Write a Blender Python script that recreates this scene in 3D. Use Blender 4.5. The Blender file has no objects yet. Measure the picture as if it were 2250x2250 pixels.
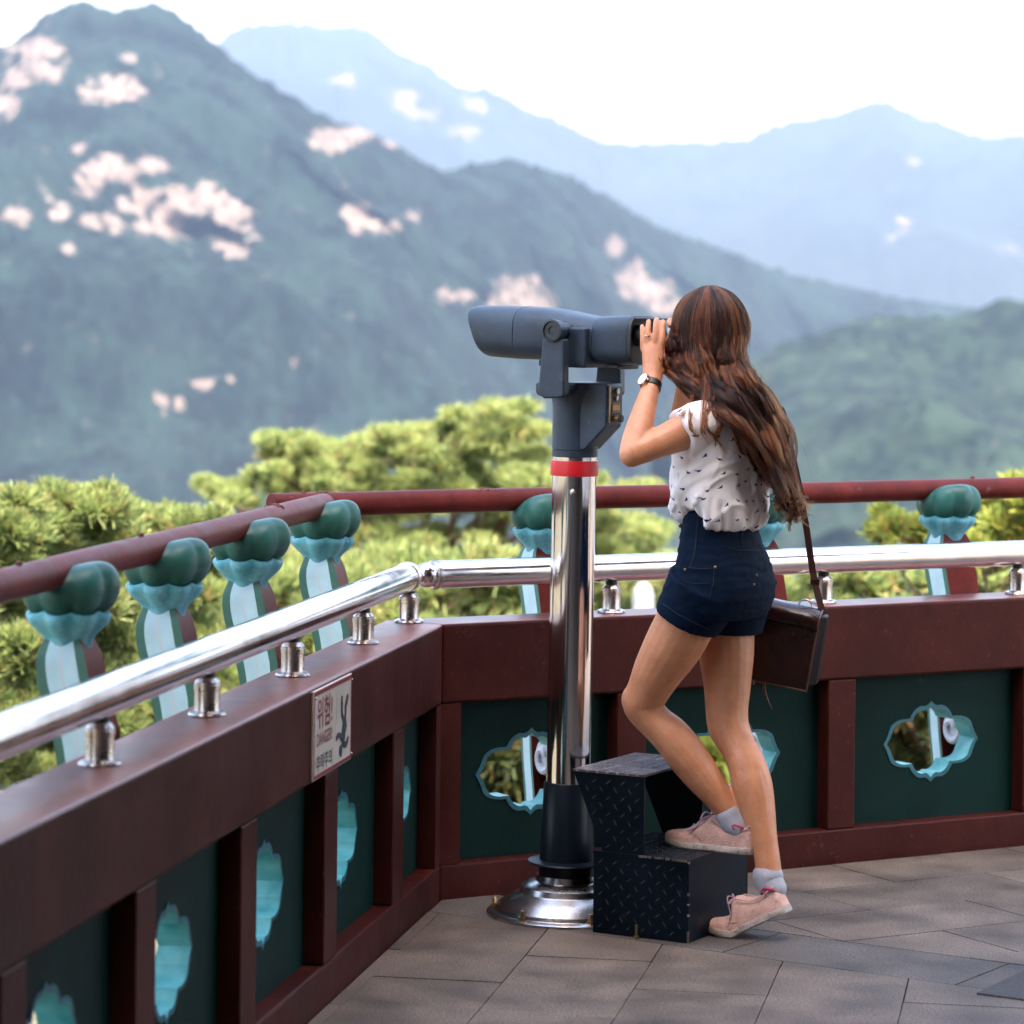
import bpy, bmesh, math, random
import numpy as np
from mathutils import Vector, Matrix, noise

random.seed(7)
rng = np.random.default_rng(7)
scene = bpy.context.scene
COL = scene.collection

# ------------------------------------------------------------------ camera
FPX = 6900.0                      # focal length in pixels of the 2250 px frame
HOR = 686.3                       # row of the horizon
ROLL = 0.0113
EYE = 1.55
cam_data = bpy.data.cameras.new("camera")
cam = bpy.data.objects.new("camera", cam_data)
COL.objects.link(cam)
cam_data.sensor_width = 36.0
cam_data.lens = 36.0 * FPX / 2250.0
cam_data.shift_y = (HOR - 1125.0) / 2250.0
cam_data.clip_start = 0.05
cam_data.clip_end = 20000.0
cam.matrix_world = Matrix.Translation((0, 0, EYE)) @ Matrix.Rotation(math.pi / 2, 4, 'X') @ Matrix.Rotation(ROLL, 4, 'Z')
cam_data.dof.use_dof = True
cam_data.dof.focus_distance = 8.0
cam_data.dof.aperture_fstop = 4.6
cam_data.dof.aperture_blades = 0
scene.camera = cam

# ------------------------------------------------------------------ sky, sun, exposure
SUN_EL, SUN_ROT = math.radians(55), math.radians(165)   # rotation measured clockwise from +Y
world = bpy.data.worlds.new("World")
scene.world = world
world.use_nodes = True
wn, wl = world.node_tree.nodes, world.node_tree.links
sky = wn.new("ShaderNodeTexSky")
sky.sky_type = 'NISHITA'
sky.sun_disc = False
sky.sun_elevation = SUN_EL
sky.sun_rotation = SUN_ROT
sky.air_density = 1.0
sky.dust_density = 5.0
sky.ozone_density = 1.0
wn["Background"].inputs[1].default_value = 0.15
wl.new(sky.outputs[0], wn["Background"].inputs[0])
sun_data = bpy.data.lights.new("sun", 'SUN')
sun_data.energy = 2.4
sun_data.angle = math.radians(0.5)
sun_data.color = (1.0, 0.95, 0.87)
sun = bpy.data.objects.new("sun", sun_data)
COL.objects.link(sun)
sdir = Vector((math.sin(SUN_ROT) * math.cos(SUN_EL), math.cos(SUN_ROT) * math.cos(SUN_EL), math.sin(SUN_EL)))
sun.rotation_euler = sdir.to_track_quat('Z', 'Y').to_euler()
scene.view_settings.view_transform = 'Standard'
scene.view_settings.look = 'None'
scene.view_settings.gamma = 1.0
scene.view_settings.exposure = 2.95
scene.cycles.use_denoising = True
scene.cycles.max_bounces = 8
scene.cycles.diffuse_bounces = 4
scene.cycles.glossy_bounces = 4
scene.cycles.transparent_max_bounces = 8
scene.cycles.volume_bounces = 0
scene.cycles.sample_clamp_indirect = 8.0

# ------------------------------------------------------------------ photo geometry helpers
CR, SR = math.cos(ROLL), math.sin(ROLL)
LC, LS = math.cos(math.radians(29.1)), math.sin(math.radians(29.1))
OX, OY = 0.156, 8.10              # foot of the viewer post; frame F is turned -29.1 deg about it

def ray(sx, sy):
    dx, dy = sx - 1125.0, sy - HOR
    return (CR * dx + SR * dy) / FPX, (-SR * dx + CR * dy) / FPX

def at(sx, sy, Y):                # world point seen at a pixel at depth Y
    a, b = ray(sx, sy)
    return Vector((a * Y, Y, EYE - b * Y))

def PF(sx, sy, yl):               # point of frame F seen at a pixel, in the plane y = yl
    a, b = ray(sx, sy)
    xl = (a * (OY + LC * yl) - OX - LS * yl) / (LC + a * LS)
    return Vector((xl, yl, EYE - b * (OY - LS * xl + LC * yl)))

def LW(p):                        # frame F to world
    return Vector((OX + LC * p[0] + LS * p[1], OY - LS * p[0] + LC * p[1], p[2]))
ROTF = math.radians(-29.1)

# ------------------------------------------------------------------ materials
def _n(nt, typ, **kw):
    n = nt.nodes.new(typ)
    for k, v in kw.items():
        setattr(n, k, v)
    return n

def mat(name, col, rough=0.5, metal=0.0, var=0.12, vscale=6.0, col2=None, bump=0.0, bscale=60.0, spec=0.5, coat=0.0,
        rvar=0.1, detail=4.0, coords='Object', sheen=0.0, stretch=None, scuff=None, scuff_amt=.70, scuff_scale=9.0):
    m = bpy.data.materials.new(name)
    m.use_nodes = True
    nt = m.node_tree
    b = nt.nodes["Principled BSDF"]
    tc = _n(nt, "ShaderNodeTexCoord")
    src = tc.outputs[coords]
    if stretch:
        mp = _n(nt, "ShaderNodeMapping")
        mp.inputs['Scale'].default_value = stretch
        nt.links.new(src, mp.inputs['Vector'])
        src = mp.outputs[0]
    nz = _n(nt, "ShaderNodeTexNoise")
    nz.inputs['Scale'].default_value = vscale
    nz.inputs['Detail'].default_value = detail
    nz.inputs['Roughness'].default_value = 0.6
    nt.links.new(src, nz.inputs['Vector'])
    ramp = _n(nt, "ShaderNodeMapRange")
    ramp.inputs['From Min'].default_value = 0.3
    ramp.inputs['From Max'].default_value = 0.7
    nt.links.new(nz.outputs['Fac'], ramp.inputs['Value'])
    mix = _n(nt, "ShaderNodeMix", data_type='RGBA')
    c2 = col2 if col2 else tuple(min(1, c * (1 + var * 2)) for c in col)
    c1 = col if col2 else tuple(c * (1 - var) for c in col)
    mix.inputs[6].default_value = (*c1, 1)
    mix.inputs[7].default_value = (*c2, 1)
    nt.links.new(ramp.outputs[0], mix.inputs[0])
    colout = mix.outputs[2]
    if scuff:                          # worn, dusty or chipped spots and soft vertical stains
        for k, (sc_, amt, colr, mx_) in enumerate(((scuff_scale, scuff_amt, scuff, 1.0), (scuff_scale * 7, scuff_amt - .02, scuff, 1.0), (scuff_scale * .5, .50, tuple(q * .5 for q in col), .6))):
            ns = _n(nt, "ShaderNodeTexNoise"); ns.inputs['Scale'].default_value = sc_; ns.inputs['Detail'].default_value = 8; ns.inputs['Roughness'].default_value = .68
            ms_ = _n(nt, "ShaderNodeMapping"); ms_.inputs['Location'].default_value = (k * 3.1, k, 0); ms_.inputs['Scale'].default_value = (1, 1, .35 if k == 2 else 1)
            oi = _n(nt, "ShaderNodeObjectInfo"); sh = _n(nt, "ShaderNodeVectorMath", operation='ADD'); sl = _n(nt, "ShaderNodeMath", operation='MULTIPLY'); sl.inputs[1].default_value = 37.0
            nt.links.new(oi.outputs['Random'], sl.inputs[0]); nt.links.new(tc.outputs[coords], sh.inputs[0]); nt.links.new(sl.outputs[0], sh.inputs[1])
            nt.links.new(sh.outputs[0], ms_.inputs['Vector']); nt.links.new(ms_.outputs[0], ns.inputs['Vector'])
            mr = _n(nt, "ShaderNodeMapRange"); mr.inputs['From Min'].default_value = amt - (.10 if k == 2 else .03); mr.inputs['From Max'].default_value = amt + (.20 if k == 2 else .05); mr.inputs['To Max'].default_value = mx_
            nt.links.new(ns.outputs['Fac'], mr.inputs['Value'])
            m3 = _n(nt, "ShaderNodeMix", data_type='RGBA'); m3.inputs[7].default_value = (*colr, 1)
            nt.links.new(mr.outputs[0], m3.inputs[0]); nt.links.new(colout, m3.inputs[6]); colout = m3.outputs[2]
    nt.links.new(colout, b.inputs['Base Color'])
    b.inputs['Metallic'].default_value = metal
    b.inputs['Specular IOR Level'].default_value = spec
    b.inputs['Coat Weight'].default_value = coat
    if sheen:
        b.inputs['Sheen Weight'].default_value = sheen
    rr = _n(nt, "ShaderNodeMapRange")
    rr.inputs['To Min'].default_value = max(0.02, rough - rvar)
    rr.inputs['To Max'].default_value = min(1.0, rough + rvar)
    nt.links.new(nz.outputs['Fac'], rr.inputs['Value'])
    nt.links.new(rr.outputs[0], b.inputs['Roughness'])
    if bump > 0:
        n2 = _n(nt, "ShaderNodeTexNoise")
        n2.inputs['Scale'].default_value = bscale
        n2.inputs['Detail'].default_value = 3.0
        nt.links.new(src, n2.inputs['Vector'])
        bp = _n(nt, "ShaderNodeBump")
        bp.inputs['Strength'].default_value = min(1.0, bump)
        bp.inputs['Distance'].default_value = 0.004
        nt.links.new(n2.outputs['Fac'], bp.inputs['Height'])
        nt.links.new(bp.outputs[0], b.inputs['Normal'])
    return m

M = {}
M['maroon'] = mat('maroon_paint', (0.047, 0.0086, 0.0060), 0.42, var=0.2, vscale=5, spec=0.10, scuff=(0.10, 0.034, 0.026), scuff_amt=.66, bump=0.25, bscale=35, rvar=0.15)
M['maroon_top'] = mat('skylit_maroon_paint', (0.150, 0.046, 0.036), 0.40, col2=(0.22, 0.082, 0.064), vscale=6, bump=0.25, bscale=35, rvar=0.15, detail=8, scuff=(0.30, 0.16, 0.14), scuff_amt=.68)  # sky gloss and light on the coping top, painted in as lighter maroon
M['maroon_rail'] = mat('maroon_rail_paint', (0.100, 0.0145, 0.0110), 0.46, spec=0.10, scuff=(0.20, 0.085, 0.07), scuff_amt=.68, scuff_scale=14, var=0.2, vscale=14, bump=0.12, bscale=50, rvar=0.15)
M['rust'] = mat('rusty_weld', (0.10, 0.035, 0.018), 0.8, var=0.4, vscale=60)
M['panel'] = mat('dark_green_panel_paint', (0.0030, 0.0185, 0.0150), 0.55, spec=0.08, scuff=(0.03, 0.06, 0.05), scuff_amt=.71, var=0.15, vscale=5, bump=0.15, bscale=70)
M['teal'] = mat('teal_border_paint', (0.006, 0.085, 0.105), 0.5, var=0.2, vscale=20)
M['aqua'] = mat('pale_aqua_paint', (0.028, 0.26, 0.27), 0.5, col2=(0.15, 0.46, 0.46), vscale=14)
M['pale'] = mat('pale_blue_paint', (0.38, 0.56, 0.61), 0.55, var=0.08, vscale=12)
M['white'] = mat('white_line_paint', (0.50, 0.52, 0.56), 0.55, var=0.05)
M['edge_green'] = mat('green_edge_paint', (0.028, 0.11, 0.080), 0.5, var=0.15, vscale=15)
M['lotus'] = mat('green_lotus_paint', (0.016, 0.088, 0.070), 0.44, spec=.35, scuff=(0.05, 0.15, 0.12), scuff_amt=.68, scuff_scale=16, var=0.25, vscale=14, bump=0.15, bscale=40)
M['leaf_aqua'] = mat('aqua_leaf_paint', (0.060, 0.32, 0.39), 0.5, col2=(0.22, 0.50, 0.55), vscale=26, spec=.25, scuff=(0.42, 0.60, 0.62), scuff_amt=.63, scuff_scale=18)
M['steel'] = mat('polished_steel', (0.66, 0.63, 0.62), 0.13, 1.0, var=0.06, vscale=3, rvar=0.07, bump=0.03, bscale=12, stretch=(1, 1, 0.15))
M['steel_base'] = mat('dulled_base_steel', (0.50, 0.46, 0.43), 0.26, 1.0, var=0.2, vscale=8, rvar=0.1, bump=0.05, bscale=30)
M['steel_rail'] = mat('polished_rail_steel', (0.66, 0.63, 0.63), 0.16, 1.0, var=0.08, vscale=9, rvar=0.1, bump=0.02, bscale=20)
M['brushed'] = mat('brushed_steel', (0.46, 0.41, 0.38), 0.28, 1.0, var=0.1, vscale=20, rvar=0.1)
M['darkgap'] = mat('dark_rubber', (0.012, 0.013, 0.015), 0.55)
M['scope'] = mat('blue_grey_casting', (0.016, 0.030, 0.050), 0.46, var=0.3, vscale=14, bump=0.35, bscale=420, rvar=0.12, col2=(0.032, 0.054, 0.084), spec=.4, scuff=(0.075, 0.09, 0.11), scuff_amt=.67, scuff_scale=10)
M['scope_dark'] = mat('dark_casting', (0.009, 0.015, 0.022), 0.45, var=0.2, vscale=14)
M['rubber'] = mat('black_rubber', (0.010, 0.012, 0.014), 0.5, var=0.2)
M['glass'] = mat('lens_glass', (0.01, 0.012, 0.02), 0.06, spec=0.9, rvar=0.02)
M['redband'] = mat('red_tape', (0.62, 0.012, 0.016), 0.38, var=0.08, vscale=10)
M['navy_tube'] = mat('navy_sleeve', (0.0028, 0.0060, 0.0125), 0.40, spec=.3, var=0.2)
M['tread'] = mat('navy_treadplate_paint', (0.0022, 0.0050, 0.0095), 0.36, var=0.4, vscale=9, rvar=0.16, col2=(0.0050, 0.0105, 0.0185), spec=.10, scuff=(0.045, 0.045, 0.05), scuff_amt=.69, scuff_scale=18)
M['tread_worn'] = mat('worn_treadplate', (0.05, 0.046, 0.05), 0.42, 0.5, vscale=30, col2=(0.16, 0.14, 0.14), rvar=0.15)
M['bare'] = mat('bare_scuffed_metal', (0.30, 0.24, 0.20), 0.35, 0.8, vscale=60, var=0.5)
M['brass'] = mat('aged_brass', (0.30, 0.20, 0.09), 0.4, 0.9, vscale=40, var=0.3)
M['sign_white'] = mat('sign_enamel', (0.43, 0.37, 0.31), 0.4, var=0.08, vscale=10)
M['sign_red'] = mat('sign_red_ink', (0.17, 0.008, 0.018), 0.4, var=0.05)
M['sign_navy'] = mat('sign_dark_ink', (0.016, 0.022, 0.034), 0.4, var=0.05)
M['sign_grey'] = mat('sign_grey_ink', (0.42, 0.38, 0.36), 0.4, var=0.05)
M['roof_block'] = mat('shade_roof_boards', (0.060, 0.042, 0.034), 0.7)  # dark boards of the unseen roof that cuts sky light
M['tower_block'] = mat('shade_tower_plaster', (0.10, 0.075, 0.062), 0.8)  # dark plaster of the added tower walls, keeps fill light low
M['skin'] = None
M['leather'] = mat('oxblood_leather', (0.036, 0.0085, 0.0060), 0.24, col2=(0.014, 0.0040, 0.0034), vscale=14, bump=0.6, bscale=14, rvar=0.14, spec=.35)
M['leather_dark'] = mat('dark_leather_gusset', (0.0085, 0.0030, 0.0025), 0.5, vscale=20, bump=0.3, bscale=30, spec=.12)
M['leather_edge'] = mat('tan_leather_edge', (0.085, 0.026, 0.012), 0.45, vscale=30, var=0.3)
M['strap'] = mat('brown_leather_strap', (0.030, 0.009, 0.0065), 0.6, spec=.15, vscale=30, var=0.3)
M['denim'] = mat('navy_denim', (0.0012, 0.0060, 0.0165), 0.8, col2=(0.0025, 0.0098, 0.0250), vscale=18, bump=0.45, bscale=900, spec=0.08)
M['stitch'] = mat('dark_stitching', (0.005, 0.010, 0.022), 0.85)
M['canvas'] = mat('pale_pink_canvas', (0.62, 0.37, 0.30), 0.8, var=0.10, vscale=26, bump=0.6, bscale=340, spec=.15, scuff=(0.42, 0.26, 0.20), scuff_amt=.62, scuff_scale=14)
M['sole'] = mat('off_white_rubber_sole', (0.42, 0.34, 0.29), 0.6, var=0.12, vscale=30, scuff=(0.16, 0.12, 0.095), scuff_amt=.60, scuff_scale=20)
M['lace'] = mat('mauve_lace', (0.36, 0.22, 0.27), 0.8, var=0.2, vscale=60)
M['lace_dark'] = mat('plum_lace', (0.10, 0.030, 0.045), 0.8)
M['sock'] = mat('pale_grey_sock', (0.36, 0.35, 0.38), 0.85, var=0.1, vscale=30, bump=0.4, bscale=600)
M['sock_mark'] = mat('crimson_knit', (0.36, 0.025, 0.075), 0.8)
M['watch_face'] = mat('white_dial', (0.80, 0.78, 0.77), 0.25)
M['rose'] = mat('rose_gold', (0.66, 0.42, 0.30), 0.25, 1.0)
M['watch_strap'] = mat('black_strap', (0.014, 0.008, 0.012), 0.45)
M['bark'] = mat('pine_bark', (0.085, 0.048, 0.032), 0.9, var=0.4, vscale=8, bump=0.6, bscale=14)
M['eye'] = mat('eye_white', (0.75, 0.73, 0.70), 0.2)

# ------------------------------------------------------------------ mesh helpers
class MB:
    def __init__(self):
        self.v, self.f, self.m = [], [], []
    def add(self, verts, faces, mi=0):
        o = len(self.v)
        self.v.extend([tuple(p) for p in verts])
        for f in faces:
            self.f.append(tuple(i + o for i in f))
            self.m.append(mi)
        return o
    def box(self, p0, p1, mi=0, xf=None):
        x0, y0, z0 = p0; x1, y1, z1 = p1
        vs = [(x0, y0, z0), (x1, y0, z0), (x1, y1, z0), (x0, y1, z0), (x0, y0, z1), (x1, y0, z1), (x1, y1, z1), (x0, y1, z1)]
        if xf: vs = [xf(Vector(p)) for p in vs]
        self.add(vs, [(0, 3, 2, 1), (4, 5, 6, 7), (0, 1, 5, 4), (1, 2, 6, 5), (2, 3, 7, 6), (3, 0, 4, 7)], mi)
    def hexa(self, vs, mi=0):
        self.add(vs, [(0, 3, 2, 1), (4, 5, 6, 7), (0, 1, 5, 4), (1, 2, 6, 5), (2, 3, 7, 6), (3, 0, 4, 7)], mi)
    def rings(self, rings, mi=0, caps=True, closed=False):
        n = len(rings[0]); o = len(self.v)
        for r in rings: self.v.extend([tuple(p) for p in r])
        k = len(rings)
        for i in range(k if closed else k - 1):
            a, b = o + i * n, o + ((i + 1) % k) * n
            for j in range(n):
                self.f.append((a + j, a + (j + 1) % n, b + (j + 1) % n, b + j)); self.m.append(mi)
        if caps and not closed:
            self.f.append(tuple(o + j for j in reversed(range(n)))); self.m.append(mi)
            self.f.append(tuple(o + (k - 1) * n + j for j in range(n))); self.m.append(mi)
    def lathe(self, prof, n=32, mi=0, origin=(0, 0, 0), caps=True):
        ox, oy, oz = origin
        self.rings([[(ox + r * math.cos(2 * math.pi * j / n), oy + r * math.sin(2 * math.pi * j / n), oz + z) for j in range(n)] for r, z in prof], mi, caps)
    def tube(self, pts, rad, n=10, mi=0, caps=True, round_ends=False):
        pts = [Vector(p) for p in pts]
        k = len(pts)
        if not hasattr(rad, '__len__'): rad = [rad] * k
        if round_ends:
            d0 = (pts[0] - pts[1]).normalized(); d1 = (pts[-1] - pts[-2]).normalized()
            a0 = [(pts[0] + d0 * rad[0] * c, rad[0] * s) for c, s in ((0.98, 0.2), (0.8, 0.6), (0.45, 0.89))]
            a1 = [(pts[-1] + d1 * rad[-1] * c, rad[-1] * s) for c, s in ((0.45, 0.89), (0.8, 0.6), (0.98, 0.2))]
            rad = [r for _, r in a0] + list(rad) + [r for _, r in a1]
            pts = [p for p, _ in a0] + pts + [p for p, _ in a1]
            k = len(pts)
        up = Vector((0, 0, 1))
        rr = []
        prev = None
        for i in range(k):
            t = (pts[min(i + 1, k - 1)] - pts[max(i - 1, 0)]).normalized()
            if prev is None:
                a = up if abs(t.z) < 0.9 else Vector((0, 1, 0))
                u = t.cross(a).normalized()
            else:
                u = (prev - t * prev.dot(t)).normalized()
            prev = u
            w = t.cross(u)
            rr.append([pts[i] + (u * math.cos(2 * math.pi * j / n) + w * math.sin(2 * math.pi * j / n)) * rad[i] for j in range(n)])
        self.rings(rr, mi, caps)
    def ball(self, c, r, nu=16, nv=10, mi=0):
        c = Vector(c)
        if not hasattr(r, '__len__'): r = (r, r, r)
        rr = []
        for i in range(nv + 1):
            t = math.pi * (0.02 + 0.96 * i / nv)
            rr.append([(c.x + r[0] * math.sin(t) * math.cos(2 * math.pi * j / nu), c.y + r[1] * math.sin(t) * math.sin(2 * math.pi * j / nu), c.z - r[2] * math.cos(t)) for j in range(nu)])
        self.rings(rr, mi)
    def prism(self, outline, d, mi=0):    # outline: list of Vectors, d: extrusion vector
        n = len(outline); d = Vector(d)
        self.add([Vector(p) for p in outline] + [Vector(p) + d for p in outline],
                 [tuple(reversed(range(n))), tuple(range(n, 2 * n))] + [(i, (i + 1) % n, n + (i + 1) % n, n + i) for i in range(n)], mi)
    def mesh(self, name, mats, smooth=None):
        me = bpy.data.meshes.new(name)
        me.from_pydata(self.v, [], self.f)
        for x in (mats if isinstance(mats, (list, tuple)) else [mats]): me.materials.append(x)
        me.polygons.foreach_set('material_index', self.m)
        bm = bmesh.new(); bm.from_mesh(me)
        bmesh.ops.recalc_face_normals(bm, faces=bm.faces)
        if smooth is not None:
            for f in bm.faces: f.smooth = True
            for e in bm.edges:
                if len(e.link_faces) == 2 and e.calc_face_angle(0) > math.radians(smooth): e.smooth = False
        bm.to_mesh(me); bm.free()
        return me
    def build(self, name, mats, parent=None, smooth=None, bevel=0.0, bseg=2, off=None):
        if off is not None:
            self.v = [(p[0] - off[0], p[1] - off[1], p[2] - off[2]) for p in self.v]
        o = bpy.data.objects.new(name, self.mesh(name, mats, smooth))
        COL.objects.link(o)
        if parent: o.parent = parent
        if bevel > 0:
            b = o.modifiers.new('bevel', 'BEVEL'); b.width = bevel; b.segments = bseg; b.limit_method = 'ANGLE'; b.angle_limit = math.radians(35)
            b.harden_normals = False
        return o

def tag(o, label=None, cat=None, group=None, kind=None):
    if label: o['label'] = label
    if cat: o['category'] = cat
    if group: o['group'] = group
    if kind: o['kind'] = kind
    return o

def empty(name, loc, rz=0.0):
    o = bpy.data.objects.new(name, None)
    o.empty_display_size = 0.1
    COL.objects.link(o)
    o.location = loc; o.rotation_euler = (0, 0, rz)
    return o

def copy_tree(o, parent=None):
    c = o.copy(); COL.objects.link(c)
    if parent: c.parent = parent
    for ch in list(o.children): copy_tree(ch, c)
    return c

def fbm(p, o=4, h=0.5):
    return sum(noise.noise(Vector(p) * (2 ** i)) * (h ** i) for i in range(o))

def lerp_tab(tab, x):
    for (x0, y0), (x1, y1) in zip(tab, tab[1:]):
        if x <= x1: return y0 + (y1 - y0) * max(0.0, (x - x0) / (x1 - x0))
    return tab[-1][1]

def remesh(o, vox, smooth_it=4, factor=0.5):
    md = o.modifiers.new('r', 'REMESH'); md.mode = 'VOXEL'; md.voxel_size = vox; md.use_smooth_shade = True
    if smooth_it:
        sm = o.modifiers.new('s', 'SMOOTH'); sm.iterations = smooth_it; sm.factor = factor
    dg = bpy.context.evaluated_depsgraph_get(); dg.update()
    me = bpy.data.meshes.new_from_object(o.evaluated_get(dg))
    mats = [m for m in o.data.materials]
    old = o.data
    o.modifiers.clear(); o.data = me; bpy.data.meshes.remove(old)
    me.materials.clear()
    for m in mats: me.materials.append(m)
    me.name = o.name
    for p in me.polygons: p.use_smooth = True
    return o

# ------------------------------------------------------------------ terrace plan
A1, A2 = 0.1753, 1.0402
CX, CY = -0.1733, 8.2776
HT = 0.7255
UL = Vector((math.sin(A1), math.cos(A1), 0)); NL = Vector((-math.cos(A1), math.sin(A1), 0))
VR = Vector((math.sin(A2), math.cos(A2), 0)); NR = Vector((-math.cos(A2), math.sin(A2), 0))
CORNER = Vector((CX, CY, 0))
KM = math.tan((A2 - A1) / 2)

class Side:
    def __init__(s, d, n): s.d, s.n = d, n
    def p(s, t, o, z): return CORNER + s.d * t + s.n * o + Vector((0, 0, z))
    def t0(s, o): return -o * KM
    def bar(s, mb, t0, t1, o0, o1, z0, z1, mi=0, miter=False):
        a0 = s.t0(o0) if miter else t0
        a1 = s.t0(o1) if miter else t0
        mb.hexa([s.p(a0, o0, z0), s.p(t1, o0, z0), s.p(t1, o1, z0), s.p(a1, o1, z0),
                 s.p(a0, o0, z1), s.p(t1, o0, z1), s.p(t1, o1, z1), s.p(a1, o1, z1)], mi)
LEFT, RIGHT = Side(-UL, NL), Side(VR, NR)

# hole outline of the parapet panels (a cloud shaped cut-out)
def hole_r(th):
    def inside(x, y):
        c = (abs(x) / 0.074) ** 3.2 + (abs(y) / 0.095) ** 3.2 < 1
        d = (abs(abs(x) - 0.088) / 0.062) ** 2.5 + (abs(y) / 0.062) ** 2.5 < 1
        return c or d
    lo, hi = 0.0, 0.2
    for _ in range(30):
        m = (lo + hi) / 2
        if inside(m * math.cos(th), m * math.sin(th)): lo = m
        else: hi = m
    k = min(abs((th - c + math.pi) % (2 * math.pi) - math.pi) for c in (0, math.pi / 2, math.pi, 1.5 * math.pi))
    return lo + 0.010 * max(0.0, 1 - k / 0.10) - 0.004 * max(0.0, 1 - abs(k - 0.22) / 0.14)

def panel_mesh(mb, side, ta, tb, tc, o0, o1, za=0.09, zb=0.515, zc=0.313):
    N = 144
    ths = [2 * math.pi * i / N for i in range(N)]
    corners = [(x, y) for x in (ta - tc, tb - tc) for y in (za - zc, zb - zc)]
    for cx, cy in corners:                       # move the nearest ray onto each corner
        a = math.atan2(cy, cx) % (2 * math.pi)
        i = min(range(N), key=lambda k: abs((ths[k] - a + math.pi) % (2 * math.pi) - math.pi))
        ths[i] = a
    ths.sort()
    def rect(th):
        c, s = math.cos(th), math.sin(th)
        r = 9
        if c > 1e-6: r = min(r, (tb - tc) / c)
        if c < -1e-6: r = min(r, (ta - tc) / c)
        if s > 1e-6: r = min(r, (zb - zc) / s)
        if s < -1e-6: r = min(r, (za - zc) / s)
        return r
    def ring(rf, o): return [side.p(tc + rf(t) * math.cos(t), o, zc + rf(t) * math.sin(t)) for t in ths]
    brd = lambda t: hole_r(t) + 0.013
    hl = hole_r
    seq = [(rect, o1, 0), (rect, o0, 0), (brd, o0, 0), (brd, o0 - 0.003, 1), (hl, o0 - 0.003, 1), (hl, o1 + 0.003, 2), (brd, o1 + 0.003, 1), (brd, o1, 1), (rect, o1, 0)]
    rs = [ring(f, o) for f, o, _ in seq]
    o = len(mb.v)
    for r in rs: mb.v.extend([tuple(p) for p in r])
    for i in range(len(rs) - 1):
        mi = seq[i + 1][2]
        if i == 4: mi = 2
        for j in range(N):
            a, b = o + i * N, o + (i + 1) * N
            mb.f.append((a + j, a + (j + 1) % N, b + (j + 1) % N, b + j)); mb.m.append(mi)

def parapet(side, name, label, mulls, tend, first):
    root = empty(name, side.p(0, 0.08, 0))
    tag(root, label, 'wall')
    off = root.location
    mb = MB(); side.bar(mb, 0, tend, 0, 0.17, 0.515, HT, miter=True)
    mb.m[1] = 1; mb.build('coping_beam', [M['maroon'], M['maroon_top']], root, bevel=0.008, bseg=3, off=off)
    mb = MB(); side.bar(mb, 0, tend, 0.0, 0.17, -0.02, 0.09, miter=True)
    mb.build('bottom_beam', M['maroon'], root, bevel=0.006, off=off)
    edges = [first] + [q for m in mulls for q in m] + [tend]
    mb = MB(); side.bar(mb, 0, first, 0.002, 0.168, 0.0902, 0.5148, miter=True)
    mb.build('corner_post', M['maroon'], root, off=off)
    for a, b in mulls:
        mb = MB(); side.bar(mb, a, b, 0.002, 0.168, 0.0902, 0.5148)
        mb.build('mullion', M['maroon'], root, bevel=0.004, off=off)
    for i in range(0, len(edges) - 1, 2):
        ta, tb = edges[i], edges[i + 1]
        if tb - ta < 0.3: continue
        tc = ((ta + tb) / 2 + (0.07 if side is LEFT else 0)) if tb - ta < 0.75 else ta + 0.3
        mb = MB(); panel_mesh(mb, side, ta, tb, tc, 0.05, 0.110)
        mb.build('panel', [M['panel'], M['teal'], M['aqua']], root, off=off)
    return root

lm = [(0.46 + 0.72 * i, 0.585 + 0.72 * i) for i in range(6)]
rm = [(0.549 + 0.71 * i, 0.645 + 0.71 * i) for i in range(6)]
parapet(LEFT, 'parapet_wall', 'maroon parapet wall carrying the danger sign, running from the lower left corner to the bend', lm, 4.70, 0.06)
parapet(RIGHT, 'parapet_wall', 'maroon parapet wall with cloud shaped cut-outs running behind the woman and the binoculars', rm, 4.70, 0.06)

# ------------------------------------------------------------------ red round handrails
def handrail(side, t0, t1, label, bolts):
    pts = [side.p(t0 + (t1 - t0) * i / 24, 0.3525, 1.0255) for i in range(25)]
    pts = [p + Vector((0, 0, 0.0022 * noise.noise(p * 2.3))) for p in pts]
    root = empty('handrail', side.p(0.6, 0.3525, 1.0255)); tag(root, label, 'handrail', 'red round handrails on the balusters')
    mb = MB(); mb.tube(pts, 0.0325, 28)
    mb.build('rail', M['maroon_rail'], root, smooth=40, off=root.location, bevel=0.003)
    for t in bolts:
        c = side.p(t, 0.3525, 1.0575)
        mb = MB(); mb.lathe([(0.0065, -0.004), (0.0065, 0.005), (0.004, 0.0075)], 8, 0, c)
        mb.build('bolt', M['rust'], root, off=root.location, smooth=30)
    return root
rail_l = handrail(LEFT, -0.115, 4.7, 'matt red handrail pole sloping up from the left edge to the bend', (2.38, 1.58))
rail_r = handrail(RIGHT, -0.335, 4.7, 'red handrail pole crossing the photo behind the binoculars and the woman', (2.05,))
def weld(side, t, parent, sc=1.0, n=26):
    mb = MB(); r_ = random.Random(int(t * 1000) + 5)
    for k in range(n):
        a = r_.gauss(0.2, 0.55); tt = t + r_.gauss(0, 0.022) * sc
        c = side.p(tt, 0.3525 + 0.032 * math.sin(a), 1.0255 + 0.032 * math.cos(a))
        mb.ball(c, (r_.uniform(.004, .010) * sc, r_.uniform(.004, .008) * sc, r_.uniform(.002, .005)), 7, 5)
    mb.build('weld_patch', M['rust'], parent, off=parent.location, smooth=60)
weld(RIGHT, -0.19, rail_r); weld(LEFT, 0.42, rail_l, 0.7, 14); weld(RIGHT, 0.33, rail_r, 0.9, 16)

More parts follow.
